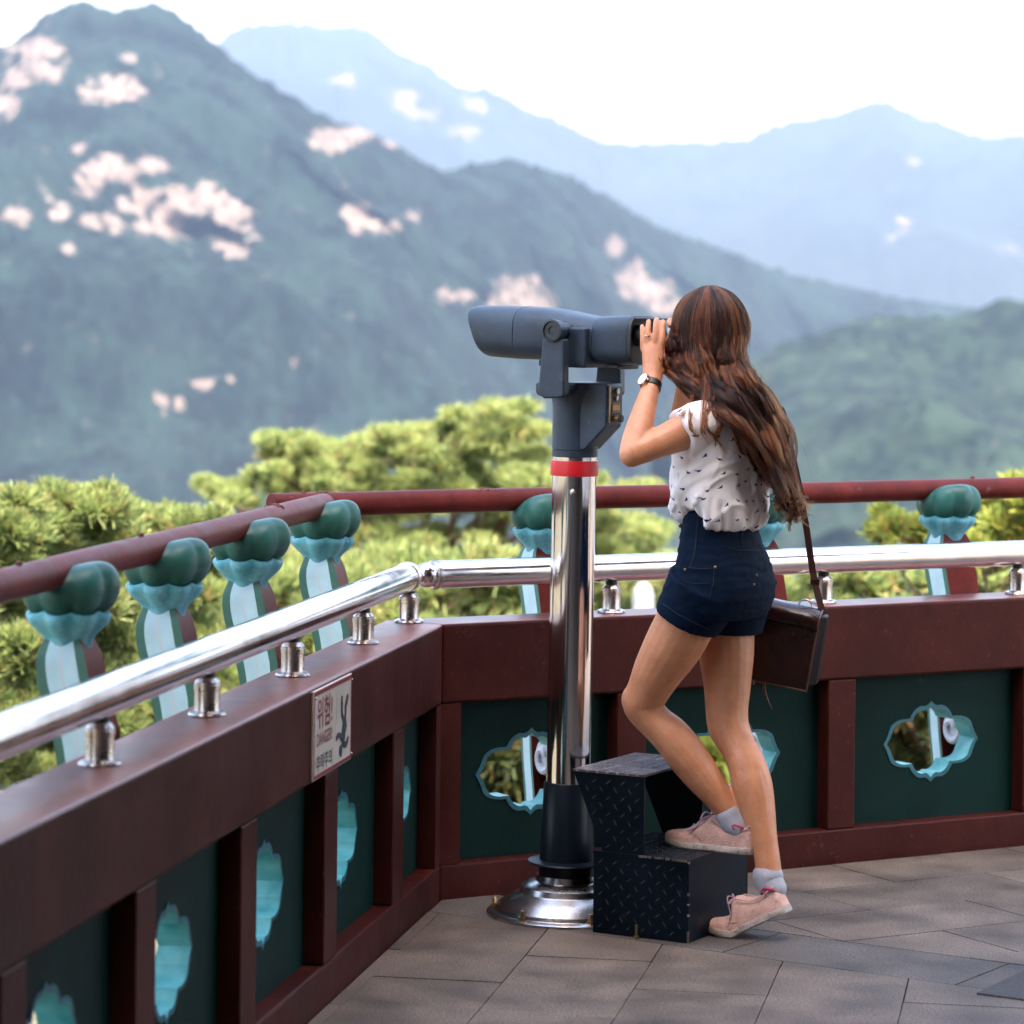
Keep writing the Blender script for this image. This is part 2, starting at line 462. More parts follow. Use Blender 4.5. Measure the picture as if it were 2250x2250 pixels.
# ------------------------------------------------------------------ steel rails on spigots
def steel_rail(side, t0, t1, spigots, label, ball):
    root = empty('steel_handrail', side.p(0.5, 0.0965, HT)); tag(root, label, 'handrail', 'polished steel rails on the parapet')
    off = root.location
    mb = MB(); mb.tube([side.p(t0 + (t1 - t0) * i / 16, 0.0965, 0.8478) for i in range(17)], 0.0375, 40)
    mb.build('rail_tube', M['steel_rail'], root, smooth=40, off=off, bevel=0.002)
    for t in spigots:
        c = side.p(t, 0.0965, HT)
        mb = MB()
        mb.lathe([(0.0385, 0.0), (0.0395, 0.003), (0.037, 0.007), (0.031, 0.0095), (0.027, 0.011), (0.0262, 0.0135), (0.0262, 0.052), (0.0275, 0.053), (0.0275, 0.063),
                  (0.0262, 0.064), (0.0262, 0.068), (0.019, 0.077)], 30, 0, c)
        mb.lathe([(0.0155, 0.077), (0.0155, 0.092)], 20, 1, c)
        mb.build('spigot', [M['brushed'], M['darkgap']], root, smooth=35, off=off)
    for t, r in ball:
        c = side.p(t, 0.0965, 0.8478)
        mb = MB(); mb.ball(c, r, 30, 20)
        mb.build('ball_joint', M['steel_rail'], root, smooth=60, off=off)
    d = side.d
    mb = MB()
    a = side.p(t0 + 0.004, 0.0965, 0.8478); b = side.p(t0 + 0.016, 0.0965, 0.8478)
    mb.tube([a, b], 0.0395, 40); mb.build('end_collar', M['brushed'], root, smooth=40, off=off, bevel=0.002)
    return root
steel_rail(LEFT, 0.02, 4.7, [-0.03 + 0.005, 0.522, 1.241, 1.955, 2.672, 3.39, 4.1], 'bright steel tube rail on spigots along the left parapet up to the bend', [(0.002, 0.0405)])
steel_rail(RIGHT, 0.018, 4.7, [0.585, 1.305, 2.02, 2.74, 3.45], 'steel tube rail passing behind the viewer post and the woman', [(0.004, 0.034)])

# ------------------------------------------------------------------ balusters with lotus heads
def make_baluster():
    root = empty('baluster', (0, 0, 0))
    tag(root, 'x', 'baluster', 'painted balusters with lotus heads along the parapet')
    tab_o = [(-0.10, .30), (0.05, .285), (0.2, .30), (0.3, .318), (0.38, .325), (0.46, .318), (0.55, .300), (0.62, .290), (0.7, .296), (0.76, .314), (0.82, .332), (0.88, .337), (1.0, .337)]
    tab_w = [(-0.10, .028), (0.44, .029), (0.58, .040), (0.70, .052), (0.80, .054), (0.84, .053), (0.865, .048), (0.885, .040), (0.90, .034), (1.0, .034)]
    tab_h = [(-0.1, .056), (0.80, .056), (0.86, .054), (0.885, .046), (0.9, .036), (1.0, .036)]
    def sm(tab, z): return sum(lerp_tab(tab, z + d) for d in (-.03, -.015, 0, .015, .03)) / 5
    fr = [-1, -.62, -.045, .045, .62, 1]
    zs = [-0.1 + 0.92 * i / 46 for i in range(47)] + [0.83, .845, .86, .87, .88, .89, .90]
    rs = []
    for z in zs:
        c, w, h = sm(tab_o, z), lerp_tab(tab_w, z), lerp_tab(tab_h, z)
        rs.append([Vector((c + f * w, h, z)) for f in fr] + [Vector((c + f * w, -h, z)) for f in reversed(fr)])
    mb = MB()
    n = 12
    for r in rs: mb.v.extend([tuple(p) for p in r])
    order = {0: 1, 1: 2, 2: 3, 3: 2, 4: 1, 5: 0, 6: 1, 7: 2, 8: 3, 9: 2, 10: 1, 11: 0}
    for i in range(len(rs) - 1):
        for j in range(n):
            mb.f.append((i * n + j, i * n + (j + 1) % n, (i + 1) * n + (j + 1) % n, (i + 1) * n + j)); mb.m.append(order[j])
    mb.f.append(tuple(range(n))); mb.m.append(0)
    mb.f.append(tuple((len(rs) - 1) * n + j for j in range(n))); mb.m.append(0)
    mb.build('board', [M['maroon_rail'], M['edge_green'], M['pale'], M['white']], root, smooth=30)
    # scroll at the foot, on the wall side
    mb = MB()
    pts = []
    for k in range(26):
        a = math.radians(100 + k * 17)
        r = 0.050 - 0.0016 * k
        pts.append((0.243 + r * math.cos(a), 0, 0.315 + r * 1.1 * math.sin(a)))
    for s in (1, -1):
        mb.tube([(x, s * 0.046, z) for x, _, z in pts], 0.012, 8)
    mb.prism([Vector((0.243 + 0.045 * math.cos(2 * math.pi * k / 24), -0.045, 0.315 + 0.05 * math.sin(2 * math.pi * k / 24))) for k in range(24)], (0, 0.09, 0))
    mb.build('scroll', M['white'], root, smooth=40)
    # aqua leaf collar
    mb = MB(); rs = []
    N = 48
    for r, z, wv in [(0.040, .872, 0), (0.047, .874, .0), (0.049, .890, 0.02), (0.054, .900, .03), (0.068, .916, .05), (0.079, .931, .07), (0.083, .944, .08), (0.080, .950, .08), (0.05, .95, 0)]:
        ring = []
        for j in range(N):
            a = 2 * math.pi * j / N
            l = abs(math.cos(4 * a))
            rr = r * (1 + wv * (l - 0.5) * 1.6)
            ring.append((0.337 + rr * math.cos(a), rr * 1.0 * math.sin(a), z - wv * 0.10 * l))
        rs.append(ring)
    mb.rings(rs); mb.build('leaf_collar', M['leaf_aqua'], root, smooth=50)
    # lobed lotus head
    mb = MB(); rs = []
    NU, NV = 72, 26
    for i in range(NV + 1):
        ph = math.pi * (0.03 + 0.94 * i / NV)
        ring = []
        for j in range(NU):
            a = 2 * math.pi * j / NU
            lobe = abs(math.cos(4 * a + 0.3))
            rr = math.sin(ph) ** 0.72 * (0.90 + 0.13 * lobe ** 0.6)
            x, y = 0.098 * rr * math.cos(a), 0.095 * rr * math.sin(a)
            z = -math.cos(ph) * 0.052
            if z > 0: z *= 1 + 0.45 * max(0, -math.cos(a)) * math.sin(ph)
            else: z *= 1 + 0.25 * lobe * math.sin(ph)
            ring.append((0.332 + x, y, 0.984 + z + 0.012 * max(0, -math.cos(a)) * math.sin(ph)))
        rs.append(ring)
    mb.rings(rs); mb.build('lotus_head', M['lotus'], root, smooth=75)
    return root
bal = make_baluster()
bl_labels = {('L', 0): 'lotus head baluster nearest the left edge of the photo, cut off by it',
             ('L', 1): 'largest whole lotus head baluster, above the nearest pair of steel spigots',
             ('L', 2): 'lotus head baluster second from the bend along the left rail',
             ('L', 3): 'lotus head baluster just before the bend of the left rail',
             ('L', 4): 'corner baluster under the meeting of the two red handrails',
             ('R', 0): 'lotus head baluster half hidden by the steel viewer post',
             ('R', 1): "lotus head baluster half hidden behind the woman's back and strap",
             ('R', 2): 'lotus head baluster standing alone at the right beyond the bag'}
first = True
for key, side, t in [(('L', 0), LEFT, 2.85), (('L', 1), LEFT, 2.11), (('L', 2), LEFT, 1.435), (('L', 3), LEFT, 0.72), (('L', 4), LEFT, -0.05),
                     (('R', 0), RIGHT, 0.51), (('R', 1), RIGHT, 1.235), (('R', 2), RIGHT, 1.945)]:
    o = bal if first else copy_tree(bal)
    first = False
    o.location = side.p(t, 0.004, 0)
    o.rotation_euler = (0, 0, math.atan2(side.n.y, side.n.x))
    o['label'] = bl_labels[key]

# ------------------------------------------------------------------ danger sign
def sign():
    t_a, t_b, z0, z1 = 1.462, 1.092, 0.522, 0.7185
    W_, H_ = t_a - t_b, z1 - z0
    root = empty('danger_sign', LEFT.p((t_a + t_b) / 2, 0, z0))
    tag(root, 'white and red Korean danger sign with a falling figure, screwed to the left parapet', 'sign')
    off = root.location
    P = lambda u, v, d: LEFT.p(t_a - u * W_, -d, z1 - v * H_)
    def plate(mb, u0, v0, u1, v1, d0, d1, mi=0):
        mb.hexa([P(u0, v1, d0), P(u1, v1, d0), P(u1, v1, d1), P(u0, v1, d1), P(u0, v0, d0), P(u1, v0, d0), P(u1, v0, d1), P(u0, v0, d1)], mi)
    mb = MB(); plate(mb, 0, 0, 1, 1, 0.0005, 0.0065); mb.build('plate', M['sign_white'], root, off=off, bevel=0.0015)
    mb = MB()
    plate(mb, 0.012, 0.012, 0.988, 0.060, 0.0066, 0.0072); plate(mb, 0.012, 0.945, 0.988, 0.988, 0.0066, 0.0072)
    plate(mb, 0.012, 0.0605, 0.028, 0.9445, 0.0066, 0.0072); plate(mb, 0.972, 0.0605, 0.988, 0.9445, 0.0066, 0.0072)
    mb.build('red_border', M['sign_red'], root, off=off)
    def text(body, u0, v0, u1, v1, m, name):
        cu = bpy.data.curves.new(name, 'FONT'); cu.body = body; cu.offset = 0.009 if body[0] == 'D' else 0.016; cu.resolution_u = 4
        ob = bpy.data.objects.new(name, cu); COL.objects.link(ob)
        dg = bpy.context.evaluated_depsgraph_get(); dg.update()
        me = bpy.data.meshes.new_from_object(ob.evaluated_get(dg))
        bpy.data.objects.remove(ob)
        co = np.zeros(len(me.vertices) * 3); me.vertices.foreach_get('co', co); co = co.reshape(-1, 3)
        lo, hi = co.min(0), co.max(0)
        for v, p in zip(me.vertices, co):
            u = u0 + (u1 - u0) * (p[0] - lo[0]) / (hi[0] - lo[0])
            w = v1 + (v0 - v1) * (p[1] - lo[1]) / (hi[1] - lo[1])
            v.co = P(u, w, 0.0071) - off
        me.materials.clear(); me.materials.append(m)
        o2 = bpy.data.objects.new(name, me); COL.objects.link(o2); o2.parent = root
        return o2
    text('위험!', 0.085, 0.095, 0.475, 0.45, M['sign_red'], 'korean_warning_lettering')
    text('DANGER!', 0.085, 0.49, 0.475, 0.635, M['sign_red'], 'english_warning_lettering')
    text('추락주의', 0.075, 0.735, 0.475, 0.925, M['sign_navy'], 'korean_caution_lettering')
    def q(x, y):
        u = (x - 270) / 555.0
        return u, (y - (420 - 0.45 * (x - 270))) / (1300 - 0.127 * (x - 270))
    mb = MB()
    def poly(pts, d=0.0071):
        mb.prism([P(*q(*p), d) for p in pts], P(0, 0, d + 0.0006) - P(0, 0, d))
    poly([(664, 500), (680, 490), (686, 600), (684, 730), (708, 822), (735, 830), (748, 930), (730, 1010), (716, 1140), (690, 1160), (664, 1100), (672, 1000), (690, 890), (664, 780), (660, 640)])
    poly([(740, 490), (756, 460), (764, 500), (752, 600), (738, 650), (738, 740), (728, 832), (708, 816), (716, 740), (714, 640), (730, 560)], 0.0074)
    poly([(672, 1040), (628, 1012), (606, 1040), (586, 1085), (590, 1145), (606, 1120), (612, 1095), (640, 1090), (660, 1150), (690, 1160)], 0.0077)
    poly([(668, 1100), (700, 1150), (735, 1140), (758, 1085), (774, 1070), (770, 1120), (760, 1170), (735, 1240), (700, 1245), (676, 1200)], 0.0080)
    poly([(660 + 22 * math.cos(2 * math.pi * k / 20), 1285 + 88 * math.sin(2 * math.pi * k / 20)) for k in range(20)])
    mb.build('falling_figure', M['sign_navy'], root, off=off)
    for x, y0, y1 in ((598, 430, 640), (588, 650, 860), (600, 700, 890), (578, 850, 1040), (781, 340, 560), (776, 600, 790), (762, 800, 900), (757, 900, 1010)):
        u0, v0 = q(x, y0); u1, v1 = q(x, y1)
        mb = MB(); plate(mb, u0, v0, u0 + 0.006, v1, 0.0066, 0.0071)
        mb.build('motion_line', M['sign_grey'], root, off=off)
    for u, v in ((0.045, 0.085), (0.985, 0.07), (0.985, 0.93)):
        mb = MB(); c = P(u, v, 0.0075); mb.ball(c, (0.003, 0.003, 0.003), 10, 8)
        mb.build('screw', M['brushed'], root, off=off, smooth=60)
sign()

# ------------------------------------------------------------------ stone deck
def deck_material():
    m = bpy.data.materials.new('granite_paving'); m.use_nodes = True
    nt = m.node_tree; b = nt.nodes['Principled BSDF']
    tc = _n(nt, 'ShaderNodeTexCoord')
    at_ = _n(nt, 'ShaderNodeAttribute', attribute_name='tint')
    fine = _n(nt, 'ShaderNodeTexNoise'); fine.inputs['Scale'].default_value = 170; fine.inputs['Detail'].default_value = 3
    med = _n(nt, 'ShaderNodeTexNoise'); med.inputs['Scale'].default_value = 5; med.inputs['Detail'].default_value = 6
    for n_ in (fine, med): nt.links.new(tc.outputs['Object'], n_.inputs['Vector'])
    r1 = _n(nt, 'ShaderNodeMapRange'); r1.inputs[1].default_value = .3; r1.inputs[2].default_value = .7; r1.inputs[3].default_value = .48; r1.inputs[4].default_value = 1.45
    r2 = _n(nt, 'ShaderNodeMapRange'); r2.inputs[1].default_value = .3; r2.inputs[2].default_value = .7; r2.inputs[3].default_value = .50; r2.inputs[4].default_value = 1.3
    nt.links.new(fine.outputs[0], r1.inputs[0]); nt.links.new(med.outputs[0], r2.inputs[0])
    mu = _n(nt, 'ShaderNodeMath', operation='MULTIPLY'); nt.links.new(r1.outputs[0], mu.inputs[0]); nt.links.new(r2.outputs[0], mu.inputs[1])
    mx = _n(nt, 'ShaderNodeMix', data_type='RGBA', blend_type='MULTIPLY'); mx.inputs[0].default_value = 1
    nt.links.new(at_.outputs['Color'], mx.inputs[6])
    cmb = _n(nt, 'ShaderNodeCombineColor')
    for i in range(3): nt.links.new(mu.outputs[0], cmb.inputs[i])
    nt.links.new(cmb.outputs[0], mx.inputs[7])
    nt.links.new(mx.outputs[2], b.inputs['Base Color'])
    rr = _n(nt, 'ShaderNodeMapRange'); rr.inputs[3].default_value = .42; rr.inputs[4].default_value = .75
    nt.links.new(med.outputs[0], rr.inputs[0]); nt.links.new(rr.outputs[0], b.inputs['Roughness']); b.inputs['Specular IOR Level'].default_value = .22
    bp = _n(nt, 'ShaderNodeBump'); bp.inputs['Strength'].default_value = .6; bp.inputs['Distance'].default_value = .004
    nt.links.new(fine.outputs[0], bp.inputs['Height']); nt.links.new(bp.outputs[0], b.inputs['Normal'])
    return m
M['paving'] = deck_material()
M['grout'] = mat('dark_joint', (0.035, 0.031, 0.029), 0.9, vscale=30)
def clip(poly, a, n):          # keep the part of a convex polygon where (p-a).n >= 0
    out = []
    for i in range(len(poly)):
        p, q = poly[i], poly[(i + 1) % len(poly)]
        dp, dq = (p - a).dot(n), (q - a).dot(n)
        if dp >= 0: out.append(p)
        if (dp < 0) != (dq < 0): out.append(p + (q - p) * (dp / (dp - dq)))
    return out
def deck():
    bis = Vector((math.cos(math.radians(-33.5)), math.sin(math.radians(-33.5)), 0))
    nb = Vector((-bis.y, bis.x, 0))
    e = UL.cross(Vector((0, 0, 1)))           # across the left wall, to the right
    g = UL
    mb = MB(); tints = []
    rr = random.Random(3)
    def slab(poly, tint, gap=0.0018):
        if len(poly) < 3: return
        c = sum(poly, Vector()) / len(poly)
        poly = [p + (c - p).normalized() * min(gap * 1.4, (c - p).length * .5) for p in poly]
        dz = rr.uniform(-.0006, .0006)
        o = len(mb.v); n = len(poly)
        for p in poly: mb.v.append((p.x, p.y, dz))
        for p in poly: mb.v.append((p.x, p.y, -0.012))
        mb.f.append(tuple(o + i for i in range(n))); mb.m.append(0); tints.append(tint)
        for i in range(n):
            mb.f.append((o + i, o + (i + 1) % n, o + n + (i + 1) % n, o + n + i)); mb.m.append(0); tints.append(tint)
    warm = lambda: tuple(k * c for k in [rr.uniform(.84, 1.08)] for c in (0.146, 0.108, 0.082))
    def clipdeck(poly):
        poly = clip(poly, LEFT.p(0, -0.004, 0), -NL)
        return clip(poly, RIGHT.p(0, -0.004, 0), -NR)
    A0 = Vector((0.104, 7.879, 0))
    for i in range(-16, 26):
        base = 7.464 if i % 2 == 0 else 7.15
        for j in range(-20, 8):
            org = e * (A0.dot(e) + 0.307 * i) + g * (base + 0.62 * j)
            poly = [org, org + e * 0.307, org + e * 0.307 + g * 0.62, org + g * 0.62]
            poly = clip(poly, CORNER - nb * 0.15, -nb)
            if len(poly) >= 3: poly = clipdeck(poly)
            slab(poly, warm())
    for j in range(0, 40):
        p0 = CORNER + bis * (0.62 * j - 0.3); p1 = p0 + bis * 0.62
        poly = [p0 - nb * 0.148, p1 - nb * 0.148, p1 + nb * 0.15, p0 + nb * 0.15]
        k = rr.uniform(.85, 1.1)
        slab(clipdeck(poly), (0.108 * k, 0.088 * k, 0.074 * k))
    e2 = -NR
    for i in range(0, 40):
        for j in range(-30, 30):
            org = RIGHT.p(0, 0, 0) + e2 * (0.04 + 0.30 * i) + VR * (0.62 * j + 0.31 * (i % 2))
            poly = [org, org + e2 * .30, org + e2 * .30 + VR * .62, org + VR * .62]
            if org.x > 12 or org.y < -6: continue
            poly = clip(poly, CORNER + nb * 0.152, nb)
            if len(poly) >= 3: poly = clipdeck(poly)
            slab(poly, warm())
    me = mb.mesh('deck_paving', M['paving'])
    ca = me.color_attributes.new('tint', 'FLOAT_COLOR', 'CORNER')
    i = 0
    arr = np.ones((len(me.loops), 4), dtype=np.float32)
    for p in me.polygons:
        for l in p.loop_indices: arr[l, :3] = tints[p.index]
    ca.data.foreach_set('color', arr.ravel())
    o = bpy.data.objects.new('pavement', me); COL.objects.link(o)
    tag(o, 'grey brown granite slab paving of the terrace', kind='structure')
    mb = MB()
    mb.prism([Vector(p) for p in ((1.081, 7.192, -.004), (1.262, 7.500, -.004), (1.66, 7.27, -.004), (1.47, 6.95, -.004))], (0, 0, .0085))
    tag(mb.build('stone_inlay', mat('dark_granite', (0.050, 0.044, 0.040), 0.7, vscale=120, var=.35, spec=.2), bevel=.002), 'dark granite slab set into the paving at the lower right corner', kind='structure')
    # terrace body under the paving
    mb = MB()
    far_l, far_r = LEFT.p(16, 0.40, 0), RIGHT.p(16, 0.40, 0)
    out = [CORNER + LEFT.d * LEFT.t0(.40) + NL * .40, far_r, Vector((14, -8, 0)), Vector((-3, -8, 0)), far_l]
    mb.prism([Vector((p.x, p.y, -0.0125)) for p in out], (0, 0, -6))
    tag(mb.build('terrace', M['grout']), kind='structure')
    # unseen roof slab over the inner terrace, sized to cut sky light
    mb = MB()
    eo = -1.7
    out = [CORNER + LEFT.d * LEFT.t0(eo) + NL * eo, Vector((4.55, RIGHT.p(0, eo, 0).y + (4.55 - RIGHT.p(0, eo, 0).x) * VR.y / VR.x, 0)), Vector((4.55, -1.38, 0)), Vector((-1.6, -1.38, 0)), LEFT.p(9.4, eo, 0)]
    mb.prism([Vector((p.x, p.y, 3.1)) for p in out], (0, 0, 0.3))
    tag(mb.build('shade_roof', M['roof_block']), 'unseen roof over the inner part of the terrace, added to cut sky light', 'roof', kind='structure')
    # tower walls added out of view to shade the terrace and cut fill light
    mb = MB(); mb.box((-6.0, -2.0, 0), (5.2, -1.4, 19.5)); mb.box((4.6, -1.3995, 0), (5.2, 5.6, 19.5))
    tag(mb.build('shade_tower', M['tower_block']), 'added unseen wall behind and right of the viewer, blocking sun and fill light', 'wall', kind='structure')
deck()

# ------------------------------------------------------------------ ground, mountains, haze
def forest_material(name, c1, c2, rock, scale):
    m = bpy.data.materials.new(name); m.use_nodes = True
    nt = m.node_tree; b = nt.nodes['Principled BSDF']
    tc = _n(nt, 'ShaderNodeTexCoord')
    n1 = _n(nt, 'ShaderNodeTexNoise'); n1.inputs['Scale'].default_value = scale; n1.inputs['Detail'].default_value = 5; n1.inputs['Roughness'].default_value = .65
    n2 = _n(nt, 'ShaderNodeTexNoise'); n2.inputs['Scale'].default_value = scale * .17; n2.inputs['Detail'].default_value = 3
    n3 = _n(nt, 'ShaderNodeTexNoise'); n3.inputs['Scale'].default_value = scale * .8; n3.inputs['Detail'].default_value = 6
    for q in (n1, n2, n3): nt.links.new(tc.outputs['Object'], q.inputs['Vector'])
    ad = _n(nt, 'ShaderNodeMath', operation='ADD'); nt.links.new(n1.outputs[0], ad.inputs[0]); nt.links.new(n2.outputs[0], ad.inputs[1])
    r = _n(nt, 'ShaderNodeMapRange'); r.inputs[1].default_value = .88; r.inputs[2].default_value = 1.14; nt.links.new(ad.outputs[0], r.inputs[0])
    mx = _n(nt, 'ShaderNodeMix', data_type='RGBA'); mx.inputs[6].default_value = (*c1, 1); mx.inputs[7].default_value = (*c2, 1)
    nt.links.new(r.outputs[0], mx.inputs[0])
    at_ = _n(nt, 'ShaderNodeAttribute', attribute_name='rock')
    th = _n(nt, 'ShaderNodeMath', operation='ADD'); nt.links.new(at_.outputs['Fac'], th.inputs[0])
    sc = _n(nt, 'ShaderNodeMapRange'); sc.inputs[1].default_value = .3; sc.inputs[2].default_value = .7; sc.inputs[3].default_value = -.55; sc.inputs[4].default_value = .5
    nt.links.new(n3.outputs[0], sc.inputs[0]); nt.links.new(sc.outputs[0], th.inputs[1])
    st = _n(nt, 'ShaderNodeMapRange'); st.inputs[1].default_value = .42; st.inputs[2].default_value = .72; nt.links.new(th.outputs[0], st.inputs[0])
    n4 = _n(nt, 'ShaderNodeTexNoise'); n4.inputs['Scale'].default_value = scale * 1.1; n4.inputs['Detail'].default_value = 6; n4.inputs['Roughness'].default_value = .7
    mp4 = _n(nt, 'ShaderNodeMapping'); mp4.inputs['Scale'].default_value = (1.6, 1, .7); mp4.inputs['Rotation'].default_value = (0, .5, 0)
    nt.links.new(tc.outputs['Object'], mp4.inputs['Vector']); nt.links.new(mp4.outputs[0], n4.inputs['Vector'])
    rk = _n(nt, 'ShaderNodeMapRange'); rk.inputs[1].default_value = .35; rk.inputs[2].default_value = .68; nt.links.new(n4.outputs[0], rk.inputs[0])
    rc = _n(nt, 'ShaderNodeMix', data_type='RGBA'); nt.links.new(rk.outputs[0], rc.inputs[0]); rc.inputs[6].default_value = (*[q * .42 for q in rock], 1); rc.inputs[7].default_value = (*[q * 1.25 for q in rock], 1)
    m2 = _n(nt, 'ShaderNodeMix', data_type='RGBA'); nt.links.new(st.outputs[0], m2.inputs[0]); nt.links.new(mx.outputs[2], m2.inputs[6]); nt.links.new(rc.outputs[2], m2.inputs[7])
    nt.links.new(m2.outputs[2], b.inputs['Base Color'])
    b.inputs['Roughness'].default_value = 1; b.inputs['Specular IOR Level'].default_value = .1
    return m

def crest(tab, sx):
    if sx <= tab[0][0]: return tab[0][1]
    return lerp_tab(tab, sx)

def mountain(name, tab, Dsp, depth, base, m, rocks, label, nx, ny, tree, bumps, seed, seen=0):
    K = 2250 / 1932.0
    tab = [(x * K, y * K) for x, y in tab]
    D0, D1, sa, sb = Dsp if isinstance(Dsp, tuple) else (Dsp, Dsp, 0, 1)
    verts = np.zeros((ny, nx, 3)); rk = np.zeros((ny, nx))
    rows = np.linspace(-0.25, 1, ny)
    for i in range(nx):
        sx = tab[0][0] + (tab[-1][0] - tab[0][0]) * i / (nx - 1)
        q = min(1.0, max(0.0, (sx - sa) / (sb - sa))); D = D0 + (D1 - D0) * q * q * (3 - 2 * q)
        X = (sx - 1125) / FPX * D
        cs = sum(crest(tab, sx + d) for d in (-14, -5, 5, 14)) / 4
        a = (sx - 1125) / FPX
        zc = EYE - (cs - HOR - SR * (sx - 1125)) / FPX * D
        for j, v in enumerate(rows):
            Y = D - depth * v
            if v < 0: z = zc + (zc - base) * v * 1.6 + v * 20
            else: z = base + (zc - base) * (1 - v) ** 1.12
            s = max(0.0, min(1.0, 1 - v)) if v > 0 else 1.0
            p = Vector((X / bumps + seed, Y / bumps, z / bumps))
            ridge = (fbm(p, 4) ) * bumps * 0.20
            damp = min(1.0, abs(v) * 5 + 0.05)
            z += ridge * damp
            Y += fbm(p + Vector((9, 3, 1)), 3) * bumps * 0.5 * damp
            t = noise.noise(Vector((X / tree, Y / tree, z / tree + seed)))
            t2 = noise.noise(Vector((X / tree * 2.3, Y / tree * 2.3, z / tree * 2.3 + seed)))
            z += (abs(t) * .9 + abs(t2) * .45) * tree * 0.62
            verts[j, i] = (X, Y, z)
    K2 = FPX
    px = 1125 + verts[..., 0] / verts[..., 1] * FPX
    py = HOR - (verts[..., 2] - EYE) / verts[..., 1] * FPX + SR * (px - 1125)
    for cx, cy, rx, ry in rocks:
        cx, cy, rx, ry = cx * K, cy * K, rx * K, ry * K
        d = 0.98 - 0.62 * (((px - cx) / rx) ** 2 + ((py - cy) / ry) ** 2)
        rk = np.maximum(rk, np.clip(d, 0, 1))
    me = bpy.data.meshes.new(name)
    idx = np.arange(nx * ny).reshape(ny, nx)
    f = np.stack([idx[:-1, :-1], idx[:-1, 1:], idx[1:, 1:], idx[1:, :-1]], -1).reshape(-1, 4)
    me.from_pydata(verts.reshape(-1, 3).tolist(), [], f.tolist())
    at_ = me.attributes.new('rock', 'FLOAT', 'POINT')
    at_.data.foreach_set('value', rk.ravel().astype(np.float32))
    me.materials.append(m)
    me.polygons.foreach_set('use_smooth', [True] * len(me.polygons))
    me.update()
    o = bpy.data.objects.new(name, me); COL.objects.link(o)
    tag(o, label, kind='structure')
    return o

F1, F2, ROCK = (0.0008, 0.0028, 0.0030), (0.0062, 0.0140, 0.0120), (0.120, 0.096, 0.086)
MF = forest_material('forest_near', F1, F2, ROCK, 0.105)
MF2 = forest_material('forest_far', F1, F2, ROCK, 0.045)
MF3 = forest_material('forest_farthest', F1, F2, (.075, .063, .060), 0.022)
mountain('mountain', [(-1500, 430), (-1050, 330), (-700, 250), (-480, 300), (-260, 270), (-150, 170), (-60, 120), (0, 88), (30, 78), (60, 52), (95, 22), (120, 10), (160, 6), (190, 20), (207, 28), (240, 16), (290, 12), (315, 22), (350, 46), (405, 88), (450, 128), (520, 170),
                      (560, 198), (610, 224), (680, 248), (740, 278), (800, 318), (840, 334), (900, 316), (950, 306), (1000, 314), (1060, 330), (1150, 378), (1250, 438), (1400, 488), (1500, 528), (1650, 556), (1800, 578), (1932, 600), (2200, 640), (2900, 700)],
         (2600, 4000, 650, 2150), 900, -220, MF,
         [(62, 92, 60, 26), (75, 130, 46, 30), (25, 145, 30, 24), (205, 172, 70, 28), (240, 155, 30, 16), (5, 200, 34, 30), (238, 108, 14, 9), (622, 262, 50, 28), (660, 252, 46, 18), (735, 268, 20, 18),
          (205, 325, 66, 32), (280, 312, 40, 20), (165, 350, 38, 24), (28, 408, 34, 20), (112, 402, 20, 26), (180, 418, 56, 16), (145, 280, 14, 13), (88, 375, 12, 9), (255, 385, 46, 26), (330, 385, 68, 38),
          (390, 375, 50, 34), (430, 405, 46, 26), (300, 430, 78, 24), (444, 458, 46, 32), (130, 470, 12, 16), (665, 400, 30, 24), (690, 425, 40, 16), (735, 430, 28, 14), (775, 405, 18, 10),
          (556, 680, 15, 12), (318, 762, 34, 18), (400, 722, 50, 9),
          (985, 548, 62, 30), (990, 575, 66, 30), (1160, 466, 22, 22), (1190, 520, 34, 22), (1225, 548, 60, 24), (1255, 580, 46, 18), (860, 560, 38, 14), (1205, 495, 16, 12)],
         'steep wooded mountain with pale granite outcrops at the left, its ridge falling to the right', 740, 190, 15.6, 260.0, 3.1)
mountain('far_mountain', [(-1300, 260), (-700, 180), (-200, 200), (200, 150), (330, 120), (405, 84), (440, 58), (480, 50), (520, 44), (560, 50), (620, 56), (690, 54), (712, 76), (740, 100), (800, 126), (850, 164), (900, 172), (950, 188), (1000, 212), (1060, 236), (1120, 264), (1170, 274),
                          (1280, 268), (1400, 270), (1440, 248), (1480, 234), (1530, 228), (1590, 212), (1620, 198), (1640, 192), (1665, 196), (1700, 214), (1750, 230), (1820, 256), (1870, 266), (1932, 284), (2100, 330), (2400, 420), (3000, 380)],
         9000, 2500, -400, MF3,
         [(760, 190, 34, 18), (895, 198, 26, 14), (870, 250, 40, 14), (790, 215, 30, 12), (1708, 418, 28, 16), (1676, 450, 18, 10), (1905, 478, 18, 12), (640, 150, 30, 12), (1720, 310, 26, 8)],
         'pale far mountain skyline fading into the haze', 420, 90, 44.0, 1000.0, 5.7)
mountain('wooded_hill', [(1250, 800), (1330, 730), (1400, 690), (1460, 662), (1520, 640), (1580, 620), (1660, 606), (1740, 610), (1790, 604), (1850, 590), (1932, 570), (2050, 545), (2200, 540), (2600, 500), (3000, 560)],
         1900, 900, -215, forest_material('forest_hill', (0.0015, 0.0050, 0.0040), (0.0110, 0.0205, 0.0130), ROCK, 0.15), [],
         'dark green wooded hill behind the woman at the right', 200, 170, 12.0, 190.0, 1.9)

